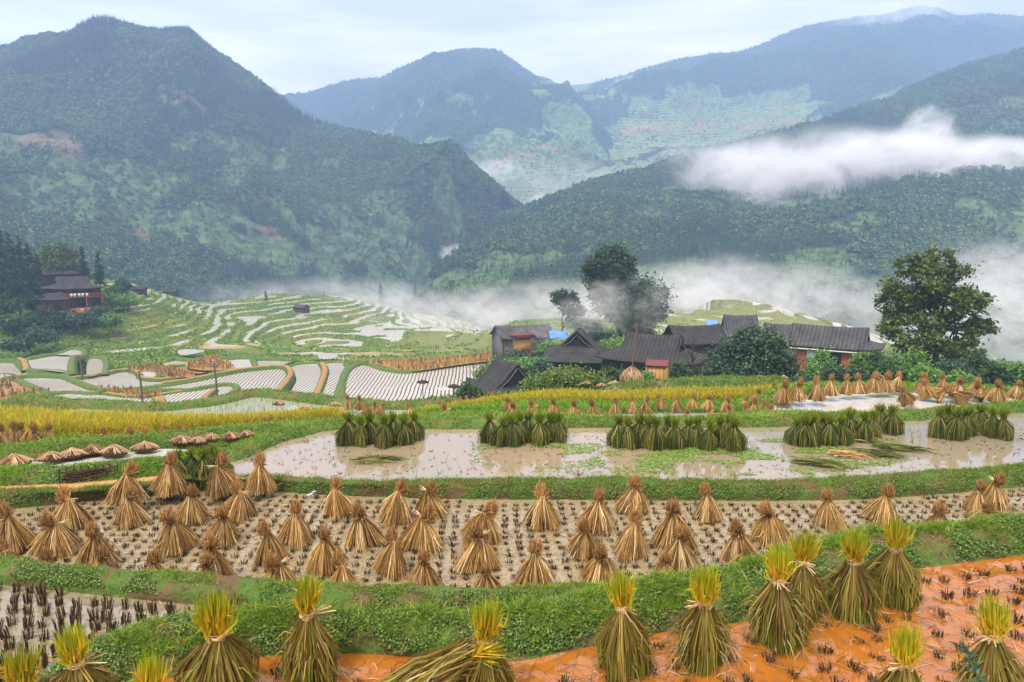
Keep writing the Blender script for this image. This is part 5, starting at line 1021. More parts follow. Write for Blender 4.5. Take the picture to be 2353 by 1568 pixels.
# bare tree by the dark roof
w = MB(); r = np.random.default_rng(4); bp = PD(1590, 882, 58); root = empty('bare_tree', bp); k_ = 58/FPX
w.tube([[0, 0, -.5], [.1, 0, 1.4], [-.1, .1, 2.6], [.2, 0, 4.0]], [.11, .09, .06, .02], 6)
for _ in range(26):
    z = r.uniform(1.2, 3.6); d = unit(np.array([r.normal(), r.normal(), r.uniform(.2, 1.2)])); l_ = r.uniform(.6, 1.5); b = np.array([0, 0, z]); w.tube([b, b+d*l_*.5+r.normal(size=3)*.08, b+d*l_], [.035, .022, .008], 5)
    for __ in range(3): e_ = b+d*l_*r.uniform(.4, 1); d2 = unit(d+r.normal(size=3)*.6); w.tube([e_, e_+d2*.3, e_+d2*.6], [.014, .010, .005], 4)
obj('trunk', w.data('trunk', M_bark), root); tag(root, 'leafless brown fruit tree before the second dark roof', 'tree')
# conifers and shrubs of the hillside farm
def conifer(x, ytop, ybase, D, mat, label, seed, wd=.17, n=5200, group='conifers by the hillside farm', D2=None):
    r = np.random.default_rng(seed); p = PD(x, ybase, D); h = (ybase-ytop)*D/FPX/cp**2; o = empty('conifer_tree', p)
    w = MB(); w.tube([[0, 0, -1], [0, 0, h*.5], [r.normal()*.2, 0, h]], [h*.017, h*.011, h*.003], 7); Q = []
    nb = 90; 
    for i in range(nb):
        f = r.uniform(.14, 1)**.85; z = h*f; rad = h*wd*((1-f)**.75)*r.uniform(.6, 1.15)+h*.012; a = r.uniform(0, 6.28); d = np.array([math.cos(a), math.sin(a), 0]); e_ = d*rad+[0, 0, z-rad*r.uniform(.15, .5)]
        w.tube([[0, 0, z], (np.array([0, 0, z])+e_)/2+[0, 0, rad*.06], e_], [h*.004, h*.003, h*.0015], 4)
        m = max(8, int(n/nb*rad/(h*wd*.6))); s = r.uniform(.1, 1.05, m)[:, None]; q = np.array([0, 0, z])+(e_-[0, 0, z])*s+r.normal(size=(m, 3))*rad*.16*np.array([1, 1, .55]); Q.append(q)
    g = np.concatenate(Q); nn = len(g); nrm = unit(r.normal(size=(nn, 3))+[0, -.2, .6]); u = unit(np.cross(nrm, r.normal(size=(nn, 3)))); v = np.cross(nrm, u); s = (h*.016*r.uniform(.6, 1.4, nn))[:, None]
    Q = np.stack([g-u*s, g-v*s*.5, g+u*s-[0, 0, .4]*s, g+v*s*.5], 1).reshape(-1, 3)
    obj('crown', mesh_data('crown', Q, np.arange(4*nn).reshape(-1, 4), mat, {'rnd': np.repeat(r.random(nn), 4), 't': np.zeros(4*nn)}), o); obj('trunk', w.data('trunk', M_bark), o); return tag(o, label, 'tree', group)
for k, (x, yt, yb, D, lab) in enumerate([(-22, 540, 705, 168, 'dark conifer half outside the frame at the hillside farm'), (12, 520, 706, 172, 'tallest dark conifer of the dense stand'), (33, 540, 700, 166, 'conifer just after the tallest one in the dense stand'), (2, 575, 715, 158, 'dark conifer lowest in front of the dense stand'), (56, 546, 690, 176, 'conifer with thin top in the middle of the dense stand'), (75, 562, 700, 168, 'conifer near the open end of the dense stand'), (92, 585, 690, 172, 'short conifer closing the dense stand beside the farmhouse'), (45, 600, 712, 160, 'bushy conifer at the front of the dense stand'),
        (196, 568, 665, 178, 'slim conifer directly above the farmhouse roof'), (231, 580, 668, 180, 'conifer with nodding top beside the slim one')]): conifer(x, yt, yb, D, M_fpine, lab, 10+k, .21 if k < 8 else .17)
tree('broadleaf_tree', 137, 665, 185, [(137, 582, 26, 22), (115, 598, 24, 22), (158, 600, 20, 20), (135, 612, 36, 18)], M_folive, 6000, .36, 'round olive tree between the conifer stand and the slim conifer', 'tree', None, 8, .3, .16, .2)
for k, (x, y, rx, ry, D, m, lab) in enumerate([(30, 742, 24, 16, 150, 'g', 'shrub on the path below the conifer stand'), (70, 735, 22, 14, 152, 'd', 'dark shrub beside the path to the farmhouse'), (110, 722, 24, 16, 156, 'g', 'shrub in front of the farmhouse terrace'), (150, 728, 24, 14, 154, 'd', 'dark shrub under the farmhouse porch'), (190, 732, 26, 16, 154, 'g', 'shrub below the farmhouse corner'), (225, 720, 22, 18, 160, 'd', 'dark shrub beyond the farmhouse balcony'), (245, 690, 22, 20, 172, 'b', 'leafy shrub behind the farmhouse balcony'), (268, 672, 18, 14, 180, 'd', 'shrub on the ridge above the green terraces'), (290, 690, 20, 12, 176, 'b', 'low shrub at the top of the green terraces'), (90, 772, 40, 12, 142, 'g', 'low bluish growth on the slope under the path'), (40, 790, 30, 12, 140, 'd', 'dark low shrub at the bottom of the farm slope'), (255, 735, 20, 12, 156, 'b', 'small shrub where the green terraces begin'), (282, 655, 14, 12, 190, 'g', 'shrub beside the black field hut'), (8, 700, 30, 20, 158, 'd', 'undergrowth at the foot of the conifer stand'), (85, 695, 22, 14, 166, 'd', 'undergrowth between conifers and farmhouse')]):
    mt = {'b': M_fbamb, 'g': M_fgrey, 'd': M_fdark}[m]; shrub(x, y+ry, D, [(x, y, rx, ry*.8), (x-rx*.5, y+ry*.4, rx*.7, ry*.5), (x+rx*.5, y+ry*.3, rx*.7, ry*.5)], mt, 1900, .32, lab, 90+k, 'shrubs on the farm slope')
for k, (x, yt, yb, D, lab) in enumerate([(955, 652, 705, 330, 'dark slim conifer rising from the valley mist'), (613, 668, 722, 270, 'dim conifer among the flooded terraces'), (746, 672, 716, 330, 'dim conifer at the misty terrace rim'), (876, 650, 712, 350, 'pale conifer deep in the valley mist'), (690, 690, 712, 320, 'small conifer on the terrace rim')]): conifer(x, yt, yb, D, M_fpine, lab, 30+k, .2, 2600, 'conifers in the valley mist')
tree('broadleaf_tree', 985, 712, 330, [(985, 682, 16, 12), (1000, 692, 14, 10), (970, 695, 14, 9)], M_fdark, 1500, .5, 'dark round tree beside the slim conifer in the mist', 'tree', None, 15, .3, .2, .2)

# ------------------------------------------------------------------ houses
def tile_mat(name, a, b):
    t = NT(name); c = t.n('TexCoord').outputs['Object']; p = t.pos(); wv = t.n('TexWave', wave_type='BANDS', bands_direction='X', wave_profile='SIN'); wv.inputs['Scale'].default_value = .60; t.l(c, wv.inputs[0])
    wy = t.n('TexWave', wave_type='BANDS', bands_direction='Z', wave_profile='SAW'); wy.inputs['Scale'].default_value = 1.3; wy.inputs['Distortion'].default_value = .6; t.l(c, wy.inputs[0])
    n = t.noise(p, .8, 6, .7); n2 = t.noise(p, 7, 3, .6); col = t.mix(t.ramp(n, [(.3, 0.), (.7, 1.)]), a, b); col = t.mix(t.ramp(n2, [(.62, 0.), (.75, .5)]), col, (.16, .15, .13))
    col = t.mix(1, col, t.ramp(wv.outputs['Fac'], [(0, .45), (.5, 1.)]), 'MULTIPLY')
    h = t.math('ADD', t.math('MULTIPLY', wv.outputs['Fac'], .6), t.math('ADD', t.math('MULTIPLY', wy.outputs['Fac'], .4), n2))
    return t.done(t.bsdf(col, .75, .3, t.bump(h, .9, .09)))
M_tile = tile_mat('dark_roof_tiles', (.012, .0115, .011), (.050, .047, .042)); M_tileg = tile_mat('grey_roof_tiles', (.026, .026, .027), (.085, .083, .080))
def plank_mat(name, a, b):
    t = NT(name); c = t.n('TexCoord').outputs['Object']; n = t.noise(t.mapped(c, (9, 9, .6)), 1.2, 5, .65); wv = t.n('TexWave', wave_type='BANDS', bands_direction='DIAGONAL'); wv.inputs['Scale'].default_value = 1.4; t.l(t.mapped(c, (1, 1, 0)), wv.inputs[0])
    col = t.mix(n, a, b); col = t.mix(t.ramp(wv.outputs['Fac'], [(.04, .6), (.12, 0.)]), col, (.01, .008, .006)); return t.done(t.bsdf(col, .8, .2, t.bump(n, .4, .03)))
M_wood = plank_mat('dark_planks', (.030, .018, .012), (.085, .050, .032)); M_redw = plank_mat('red_brown_planks', (.045, .020, .013), (.10, .040, .023)); M_orw = plank_mat('fresh_planks', (.36, .19, .06), (.52, .30, .11)); M_greyw = plank_mat('weathered_planks', (.09, .08, .07), (.19, .17, .15))
def flat(name, c, rough=.7): t = NT(name); n = t.noise(t.pos(), 1.5, 5, .6); return t.done(t.bsdf(t.mix(n, tuple(.75*x for x in c), tuple(1.2*x for x in c)), rough, .3))
M_white = flat('white_trim', (.62, .62, .60)); M_tarp = flat('blue_tarpaulin', (.10, .24, .50), .5); M_dark = flat('dark_opening', (.012, .012, .012)); M_glass = flat('window_glass', (.30, .42, .46), .15); M_rust = flat('maroon_sheet', (.13, .035, .035)); M_clay = flat('orange_earth', (.42, .17, .07)); M_pole = flat('weathered_pole', (.10, .085, .075)); M_redwall = plank_mat('red_painted_planks', (.22, .055, .02), (.34, .09, .035)); M_cloth = flat('pale_laundry', (.55, .58, .62))
def roof_data(name, W, D, h, Lr, mat, gable=.5, curve=.22, thick=.14, full=False):
    """hip-and-gable roof, ridge along X, eaves at z = 0"""
    m = MB(); ns = 8; zf = lambda s: h*((1-s)**(1+curve*1.2)); g = 1.0 if full else gable; lift = lambda x, y: .35*curve*h*(abs(2*x/W)**5)*(abs(2*y/D)**5)+.06*h*(abs(2*x/W)**4)
    def hw(s): return Lr/2 if s <= g+1e-6 else Lr/2*.92+(s-g)/(1-g)*(W/2-Lr/2*.92)
    S_ = sorted(set(list(np.linspace(0, 1, ns+1))+[g])); nx = 13
    for sd in (-1, 1):
        rows = []
        for s in S_:
            x = np.linspace(-hw(s), hw(s), nx); y = np.full(nx, sd*s*D/2); z = np.array([zf(s)+lift(a, b)+(.05*h*(abs(a)/(Lr/2))**3 if s < .3 else 0) for a, b in zip(x, y)]); rows.append(np.stack([x, y, z], -1))
        f = grid_faces(len(S_), nx); m.add(np.concatenate(rows), f if sd < 0 else f[:, ::-1])
    if not full:
        for sd in (-1, 1):
            rows = []; ny = 9
            for s in [q for q in S_ if q >= g-1e-6]:
                x0 = Lr/2*.92 if s <= g+1e-6 else hw(s); y = np.linspace(-s*D/2, s*D/2, ny); x = np.full(ny, sd*x0); z = np.array([zf(s)+lift(a, b) for a, b in zip(x, y)]); rows.append(np.stack([x, y, z], -1))
            f = grid_faces(len(rows), ny); m.add(np.concatenate(rows), f if sd > 0 else f[:, ::-1])
    me = m.data(name, mat); return me
def house(name, x, y, D, yaw, W, Dp, wh, rh, label, roofm=None, wallm=None, Lr=.55, gable=.5, over=.9, cat='house', group='houses of the terrace village', wins=(), full=False, posts=True, white_eave=False, ridge_cap=True, sunk=0, curve=.22):
    p = PD(x, y, D); o = empty(name, p, yaw); roofm = roofm or M_tile; wallm = wallm or M_wood
    wl = MB(); iw, idp = W-2*over, Dp-2*over; wl.box((0, 0, wh/2-sunk/2), (iw, idp, wh+sunk))
    if full:
        for sd in (-1, 1): v = [[sd*iw/2, -idp/2, wh], [sd*iw/2, idp/2, wh], [sd*iw/2, 0, wh+rh*.86]]; wl.add(v, [[0, 1, 2]])
    wo = wl.build('wall', wallm, o)
    ro = obj('roof', roof_data('roof', W, Dp, rh, Lr*W if not full else W, roofm, gable, curve, full=full), o); ro.location = (0, 0, wh-.12*rh); sm = ro.modifiers.new('thick', 'SOLIDIFY'); sm.thickness = .16; sm.offset = -1
    if ridge_cap:
        rc = MB(); L_ = (W if full else Lr*W)/2; rc.tube([[-L_-.1, 0, rh+.32-.12*rh], [-L_*.6, 0, rh+.12-.12*rh], [0, 0, rh+.07-.12*rh], [L_*.6, 0, rh+.12-.12*rh], [L_+.1, 0, rh+.32-.12*rh]], .14, 6); r2 = rc.build('ridge', roofm, ro, True); r2.location = (0, 0, 0)
    if not full:               # gable walls tucked under the upper roof, with pale barge boards
        for sd in (-1, 1):
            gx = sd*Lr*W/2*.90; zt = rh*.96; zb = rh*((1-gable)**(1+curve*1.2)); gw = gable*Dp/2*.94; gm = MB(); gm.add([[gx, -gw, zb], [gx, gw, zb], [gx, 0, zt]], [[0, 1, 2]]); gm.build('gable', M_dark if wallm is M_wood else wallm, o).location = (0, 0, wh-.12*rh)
            bb = MB()
            for q in (-1, 1): bb.tube([[sd*Lr*W/2*1.0, 0, zt+.04], [sd*Lr*W/2, q*gw*.5, (zt+zb)/2-.05*rh], [sd*Lr*W/2, q*gw*1.02, zb]], .07, 5)
            bb.build('barge_board', M_greyw, o).location = (0, 0, wh-.12*rh-.02)
    if white_eave:
        e_ = MB()
        for sd in (-1, 1): e_.box((0, sd*(Dp/2-.03), wh-.12*rh-.22), (W*.97, .06, .16))
        e_.build('eave_board', M_white, o)
    if posts:
        for a in (-1, 1):
            for b in (-1, 1): q = MB(); q.tube([[a*(iw/2+.05), b*(idp/2+.05), -sunk], [a*(iw/2+.05), b*(idp/2+.05), wh]], .12, 6); q.build('post', wallm, o)
    for (side, u, z, ww, hh, kind) in wins:     # windows and doors: side f/b/l/r
        sx = {'f': (u, -idp/2), 'b': (u, idp/2), 'l': (-iw/2, u), 'r': (iw/2, u)}[side]; al = side in 'fb'; n = {'f': (0, -1), 'b': (0, 1), 'l': (-1, 0), 'r': (1, 0)}[side]
        fr = MB(); fr.box((sx[0]+n[0]*.03, sx[1]+n[1]*.03, z), (ww+.2, .08, hh+.2) if al else (.08, ww+.2, hh+.2)); fo = fr.build('door' if kind == 'door' else 'window', M_wood if kind != 'pale_pane' else M_white, o)
        pn = MB(); pn.box((sx[0]+n[0]*.07, sx[1]+n[1]*.07, z), (ww, .06, hh) if al else (.06, ww, hh)); pn.build('pane' if kind != 'door' else 'door_panel', M_glass if kind == 'pale_pane' else M_dark, fo)  # pane is plain pale glass colour for this kind, near-black for the rest
    return tag(o, label, cat, group)
# hillside farm
fh = house('farmhouse', 172, 704, 165, R(42), 12, 8.5, 4.6, 2.8, 'brown two-storey wooden farmhouse with red balcony on the hillside', None, M_redw, .56, .5, 1.0, wins=[('f', -3, 3.9, 1.2, 1.0, 'dark'), ('f', 0, 3.9, 1.2, 1.0, 'dark'), ('f', 3, 3.9, 1.2, 1.0, 'dark'), ('f', -2.6, 1.2, 1.6, 1.7, 'dark'), ('f', 1.0, 1.2, 2.2, 1.9, 'door'), ('f', 4, 1.2, 1.4, 1.5, 'dark'), ('l', -1, 3.6, 1.2, 1.0, 'dark'), ('l', 1.8, 1.3, 1.2, 1.6, 'dark')], sunk=2.5)
b = MB(); b.box((0, -3.8, 2.35), (10.4, 1.0, .14)); 
for zz in (2.75, 3.05, 3.3): b.box((0, -4.28, zz), (10.4, .06, .08))
for q in np.linspace(-5.1, 5.1, 13): b.box((q, -4.28, 2.85), (.10, .08, 1.0))
for q in (-5.1, -1.8, 1.8, 5.1): b.box((q, -4.22, .1), (.16, .16, 5.0))
bl = b.build('balcony', flat('faded_red_rail', (.26, .06, .04)), fh)
c_ = MB()
for q, c2 in ((-1.2, 0), (-.5, 0), (.4, 0), (1.1, 0), (2.0, 0)): c_.box((q, -4.36, 2.9), (.5, .03, .8))
tag(c_.build('laundry', M_cloth), 'pale washing hung along the farmhouse balcony rail', 'laundry').matrix_world = Matrix.Translation(PD(172, 704, 165))@Matrix.Rotation(R(42), 4, 'Z')
house('farmhouse', 132, 656, 182, R(30), 13, 8, 3.2, 2.8, 'dark farmhouse roof behind the brown one under the conifers', None, M_wood, .5, .5, 1.0, sunk=2)
house('shed', 130, 716, 156, R(42), 5.2, 4.2, 2.8, 1.5, 'small tiled lean-to shed at the farmhouse corner', None, M_redw, .6, .5, .4, 'shed', sunk=2, wins=[('f', 0, 1.2, 1.1, 1.5, 'door')])
em = MB(); r = np.random.default_rng(3); em.box((0, 0, 0), (9, 3.5, 2.6), R(42)); eo = em.build('retaining_wall', M_clay); eo.location = PD(186, 722, 160); tag(eo, 'bare orange earth wall below the farmhouse', 'retaining wall')
house('hut', 322, 682, 200, R(15), 3.6, 2.8, 2.2, .9, 'black field hut on the ridge of the green terraces', None, M_wood, .8, .9, .3, 'hut', 'field huts', full=True, wins=[('f', 0, 1.1, 2.2, 1.2, 'dark')], sunk=1)
house('hut', 392, 680, 260, R(10), 5, 3, 1.6, 1.0, 'low dark hut half hidden behind the terrace ridge', None, M_wood, .8, .9, .3, 'hut', 'field huts', full=True, sunk=1)
house('hut', 693, 722, 260, R(-25), 5.5, 3.6, 2.6, 1.1, 'grey hut among the flooded terraces in the mist', M_tileg, M_wood, .8, .9, .3, 'hut', 'field huts', full=True, sunk=1)
# village
house('house', 1328, 856, 98, R(80), 12, 10.5, 2.6, 3.9, 'house under the great grey tiled roof with a small dark gable', None, M_wood, .42, .42, 1.1, wins=[('l', 0, 1.2, 3.2, 2.0, 'door')], sunk=2.5)
house('barn', 1166, 908, 78, R(112), 8.6, 7.2, 1.2, 3.0, 'barn with pointed black roof and white edged gable by the ribbed paddy', None, M_wood, .74, .62, .6, 'barn', sunk=2.5, curve=.42)
house('house', 1200, 802, 128, R(20), 11, 7, 2.6, 2.0, 'old wooden house with broken grey roof behind the orange hut', M_tileg, M_greyw, .7, .8, .6, full=True, sunk=2.5)
house('house', 1500, 856, 90, R(-28), 13.5, 8.5, 2.2, 3.2, 'house with long dark roof behind the maroon topped shed', None, M_wood, .55, .5, 1.0, wins=[('f', 1, 1.0, 2.0, 1.7, 'dark')], sunk=2.5)
house('house', 1592, 832, 104, R(12), 8.5, 7, 3.4, 2.4, 'upper dark roofed house behind the leafless tree', M_tile, M_wood, .7, .8, .7, full=True, sunk=3)
house('house', 1698, 794, 135, R(-4), 11.5, 9, 2.4, 4.0, 'grey roofed house next to the blue awning', M_tileg, M_greyw, .56, .5, .9, white_eave=True, sunk=3, wins=[('f', -3, 1.0, 1.4, 1.4, 'dark'), ('f', 2, 1.0, 1.4, 1.4, 'dark')])
house('house', 1790, 806, 125, R(-22), 9.5, 7, 2.2, 3.0, 'grey roofed house between the awning house and the red one', M_tileg, M_wood, .6, .5, .8, sunk=3)
rh_ = house('house', 1900, 848, 94, R(-34), 13.5, 7.0, 3.6, 2.6, 'red walled house with long grey tiled roof and white eaves', M_tileg, M_redwall, .72, .6, .7, white_eave=True, sunk=3, wins=[('f', -4.6, 2.0, 1.0, 1.2, 'pale_pane'), ('f', -1.6, 2.0, 1.0, 1.2, 'pale_pane'), ('f', 1.4, 1.9, 1.4, 1.6, 'dark'), ('f', 4.6, 2.0, 1.0, 1.2, 'pale_pane')])
house('shed', 1510, 872, 78, R(-18), 2.6, 2.0, 1.7, .5, 'small plank shed with maroon sheet roof', M_rust, M_orw, .9, .9, .2, 'shed', full=True, sunk=1.5, ridge_cap=False, curve=0)
# the orange hut on stilts
hp = PD(1199, 828, 112); hu = empty('stilt_hut', hp, R(8)); m = MB(); m.box((0, 0, 2.5), (2.7, 2.2, 2.2)); m.build('wall', M_orw, hu)
for a in (-1, 1):
    for b_ in (-1, 1): q = MB(); q.tube([[a*1.25, b_*1.0, -1.2], [a*1.25, b_*1.0, 3.9]], .1, 6); q.build('post', M_orw, hu)
m = MB()
for zz, xx in ((3.95, 0), (4.15, .1), (4.35, -.1)): m.box((xx, 0, zz), (4.2-.3*(zz-3.95), 3.2, .10), .03)
m.build('roof', M_rust, hu); tag(hu, 'little orange plank hut on stilts with a layered maroon roof', 'hut', 'huts of the village')
def tarp(x, y, D, w_, h_, d_, rz, label):
    r = np.random.default_rng(int(x)); n = 9; u, v = np.meshgrid(np.linspace(-.5, .5, n), np.linspace(-.5, .5, n)); z = -h_*(v+.5)*-1+.12*np.sin(u*9)*np.cos(v*7)+r.normal(size=u.shape)*.02
    o = mk('tarpaulin', np.stack([u*w_, v*d_, z], -1).reshape(-1, 3), grid_faces(n, n), M_tarp, None, None, True); sm = o.modifiers.new('thick', 'SOLIDIFY'); sm.thickness = .05; o.location = PD(x, y, D); o.rotation_euler = (0, 0, rz); tag(o, label, 'tarpaulin', 'blue tarpaulins in the village')
tarp(1284, 776, 116, 3.2, 1.1, 2.0, .1, 'bright blue tarpaulin sheet behind the great roof'); tarp(1636, 748, 128, 2.3, .9, 1.8, -.1, 'blue awning at the side of the grey roofed house')

# straw stack on its pole, poles, sticks
sp_ = PD(1451, 889, 55); st = empty('straw_stack', sp_); r = np.random.default_rng(2); n = 900; a = r.uniform(0, 6.28, n); z0 = np.where(r.random(n) < .6, r.uniform(.75, 1.75, n), r.uniform(.2, .8, n))
prof = lambda z: np.interp(z, [0, .5, .8, 1.2, 1.75], [.80, .88, .95, .62, .10]); q0 = prof(z0); ln = r.uniform(.3, .6, n)
b = np.stack([np.cos(a)*q0, np.sin(a)*q0, z0], -1); z1 = np.maximum(z0-ln, .02); q1 = prof(z1)+r.uniform(.0, .10, n); t = np.stack([np.cos(a+.1)*q1, np.sin(a+.1)*q1, z1], -1); V, F_, A = blades(b, (b+t)/2+np.stack([np.cos(a), np.sin(a), 0*a], -1)*.05, t, .04, None, r, .6, 1)
c = MB(); aa = np.linspace(0, 6.28, 21)[:-1]; rows = [np.stack([np.cos(aa)*prof(z)*.95, np.sin(aa)*prof(z)*.95, np.full(20, z)], -1) for z in (-.5, .4, .8, 1.2, 1.75)]; i = np.arange(100).reshape(5, 20); j = np.roll(i, -1, 1); c.add(np.concatenate(rows), np.stack([i[:-1], j[:-1], j[1:], i[1:]], -1).reshape(-1, 4))
obj('straw_body', join_core(mesh_data('straw_body', V, F_, M_pstraw, A), c.data('core', M_strawc), M_pstraw), st)
m = MB(); m.tube([[0, 0, 0], [.06, 0, 2.6], [.42, 0, 5.3]], [.06, .05, .03], 6); m.build('pole', flat('brown_pole', (.17, .09, .05)), st); tag(st, 'rounded straw stack built around a tall leaning pole', 'straw stack')
for (x, y, D, h, label) in [(1425, 890, 58, 2.1, 'short dark stake beside the straw stack'),]:
    m = MB(); m.tube([[0, 0, -.3], [0, 0, h*.5], [.15, 0, h]], [.05, .045, .035], 6); tag(m.build('stake', M_pole), label, 'stake').location = PD(x, y, D)
for (x, y, yt, label) in [(328, 932, 850, 'thin utility pole standing at the long bank of the lower paddies'), (499, 914, 832, 'thin utility pole near the curved straw lined bank'), (189, 872, 815, 'thin utility pole beside the tongue shaped bank')]:
    p = PH(x, y, 22.7); h = (y-yt)*p[1]/FPX; m = MB(); m.tube([[0, 0, -.5], [0, 0, h*.5], [-.15, 0, h]], [.16, .14, .11], 6); m.box((-.14, 0, h-.5), (1.1, .12, .12)); tag(m.build('utility_pole', M_pole), label, 'utility pole', 'utility poles in the paddies').location = p
for (x, y, yt, H, label) in [(972, 927, 876, 18, 'pole with a brown tray on top in the ribbed paddy'), (1043, 916, 887, 16, 'shorter pole with a brown tray beside the dark shrub'), (1131, 893, 852, 20, 'pole with brown tray near the pointed barn')]:
    p = PH(x, y, H); h = (y-yt)*p[1]/FPX; o = empty('scarecrow_pole', p); m = MB(); m.tube([[0, 0, -.4], [.02, 0, h*.6], [0, 0, h]], .05, 6); m.build('pole', M_pole, o)
    m = MB(); aa = np.linspace(0, 6.28, 13)[:-1]; v = np.concatenate([np.stack([np.cos(aa)*q, np.sin(aa)*q*.8, 0*aa+z], -1) for q, z in ((.62, h-.1), (.70, h+.02), (.2, h+.22))]); i = np.arange(36).reshape(3, 12); j = np.roll(i, -1, 1); m.add(v, np.stack([i[:-1], j[:-1], j[1:], i[1:]], -1).reshape(-1, 4)); m.add(v[24:], [[k, (k+1) % 12, 6] for k in range(12)][:5]); m.build('tray', M_straw2 if 'M_straw2' in globals() else M_strawc, o); tag(o, label, 'pole', 'tray poles in the ribbed paddy')
# woven brush edging on the low bank
m = MB(); r = np.random.default_rng(8)
P0, P1 = PH(138, 1113, 5.5), PH(272, 1098, 5.5)
for k in range(70):
    s0 = r.uniform(0, .7); s1 = min(1, s0+r.uniform(.2, .5)); z = r.uniform(.0, .28); a_ = P0+(P1-P0)*s0; b_ = P0+(P1-P0)*s1; m.tube([a_+[0, r.normal()*.03, z], (a_+b_)/2+[0, r.normal()*.04, z+r.normal()*.03], b_+[0, r.normal()*.03, z+r.normal()*.02]], .012, 5)
for s in np.linspace(0, 1, 9): a_ = P0+(P1-P0)*s; m.tube([a_-[0, 0, .1], a_+[0, 0, .36]], .018, 5)
tag(m.build('brush_fence', bark('brush_twigs', (.06, .04, .025))), 'low woven brushwood edging along the bank between the pools', 'brush fence')
m = MB(); r = np.random.default_rng(6); v = r.normal(size=(14, 3))*[.07, .04, .05]; m.add(v, [[a_, (a_+3) % 14, (a_+7) % 14] for a_ in range(14)]); tag(m.build('litter_scrap', flat('white_plastic', (.7, .72, .8))), 'crumpled scrap of white plastic at the foot of the bank', 'litter').location = PH(718, 1138, 5.55)
# weed leaning into the near corner
wp = PD(2262, 1640, 3.2); wd = empty('weed_stalk', wp); m = MB(); tp = PD(2205, 1480, 3.0)-wp; md_ = PD(2245, 1548, 3.1)-wp; m.tube([[0, 0, -.15], md_*.5+[0, 0, -.01], md_, tp], [.006, .005, .004, .002], 6); m.build('stem', flat('weed_stem', (.10, .17, .06)), wd)
r = np.random.default_rng(12); bs = []; 
for s in np.linspace(.35, 1, 14): q = md_*(s/.6) if s < .6 else md_+(tp-md_)*((s-.6)/.4); bs.append(q)
b = np.repeat(np.array(bs), 3, 0); d = unit(r.normal(size=b.shape)*[1, .5, .6]+[0, 0, .3]); V, F_, A = blades(b, b+d*.03, b+d*r.uniform(.04, .07, (len(b), 1)), .011, None, r, .1, 1.3); obj('leaf_sprays', mesh_data('leaf_sprays', V, F_, M_fgrey, A), wd); tag(wd, 'thin grey-green weed stalk leaning into view in the lower corner', 'weed')
# farmhouses far up the right-hand slope and conifers one can tell apart there
for k, (x, y, D, w_, wm, rm, lab) in enumerate([(1965, 334, 690, 9, M_orw, M_tileg, 'pale plank house with light roof high on the misty slope'), (2188, 318, 700, 9, M_orw, M_tileg, 'blue-grey roofed house above the cloud'), (2164, 338, 690, 8, M_white, M_tileg, 'low white roofed house under the blue-grey one'), (2252, 338, 690, 9, M_orw, M_tile, 'tan house beside the striped terrace'), (2060, 338, 690, 10, M_redw, M_tile, 'dark cluster house half sunk in the cloud'), (1852, 360, 680, 9, M_white, M_tile, 'low house on the cloud rim'), (1905, 352, 680, 8, M_redw, M_tile, 'brown house among conifers on the cloud rim'), (1968, 375, 660, 9, M_wood, M_tile, 'dark house just above the drifting cloud')]):
    house('hillside_house', x, y, D, R(-10+k*7), w_, 6.5, 4.2, 2.0, lab, rm, wm, .6, .6, .5, 'house', 'houses high on the slope', posts=False, ridge_cap=False, sunk=4, wins=[('f', -1.8, 2.2, 1.4, 1.2, 'dark'), ('f', 1.8, 2.2, 1.4, 1.2, 'dark')])

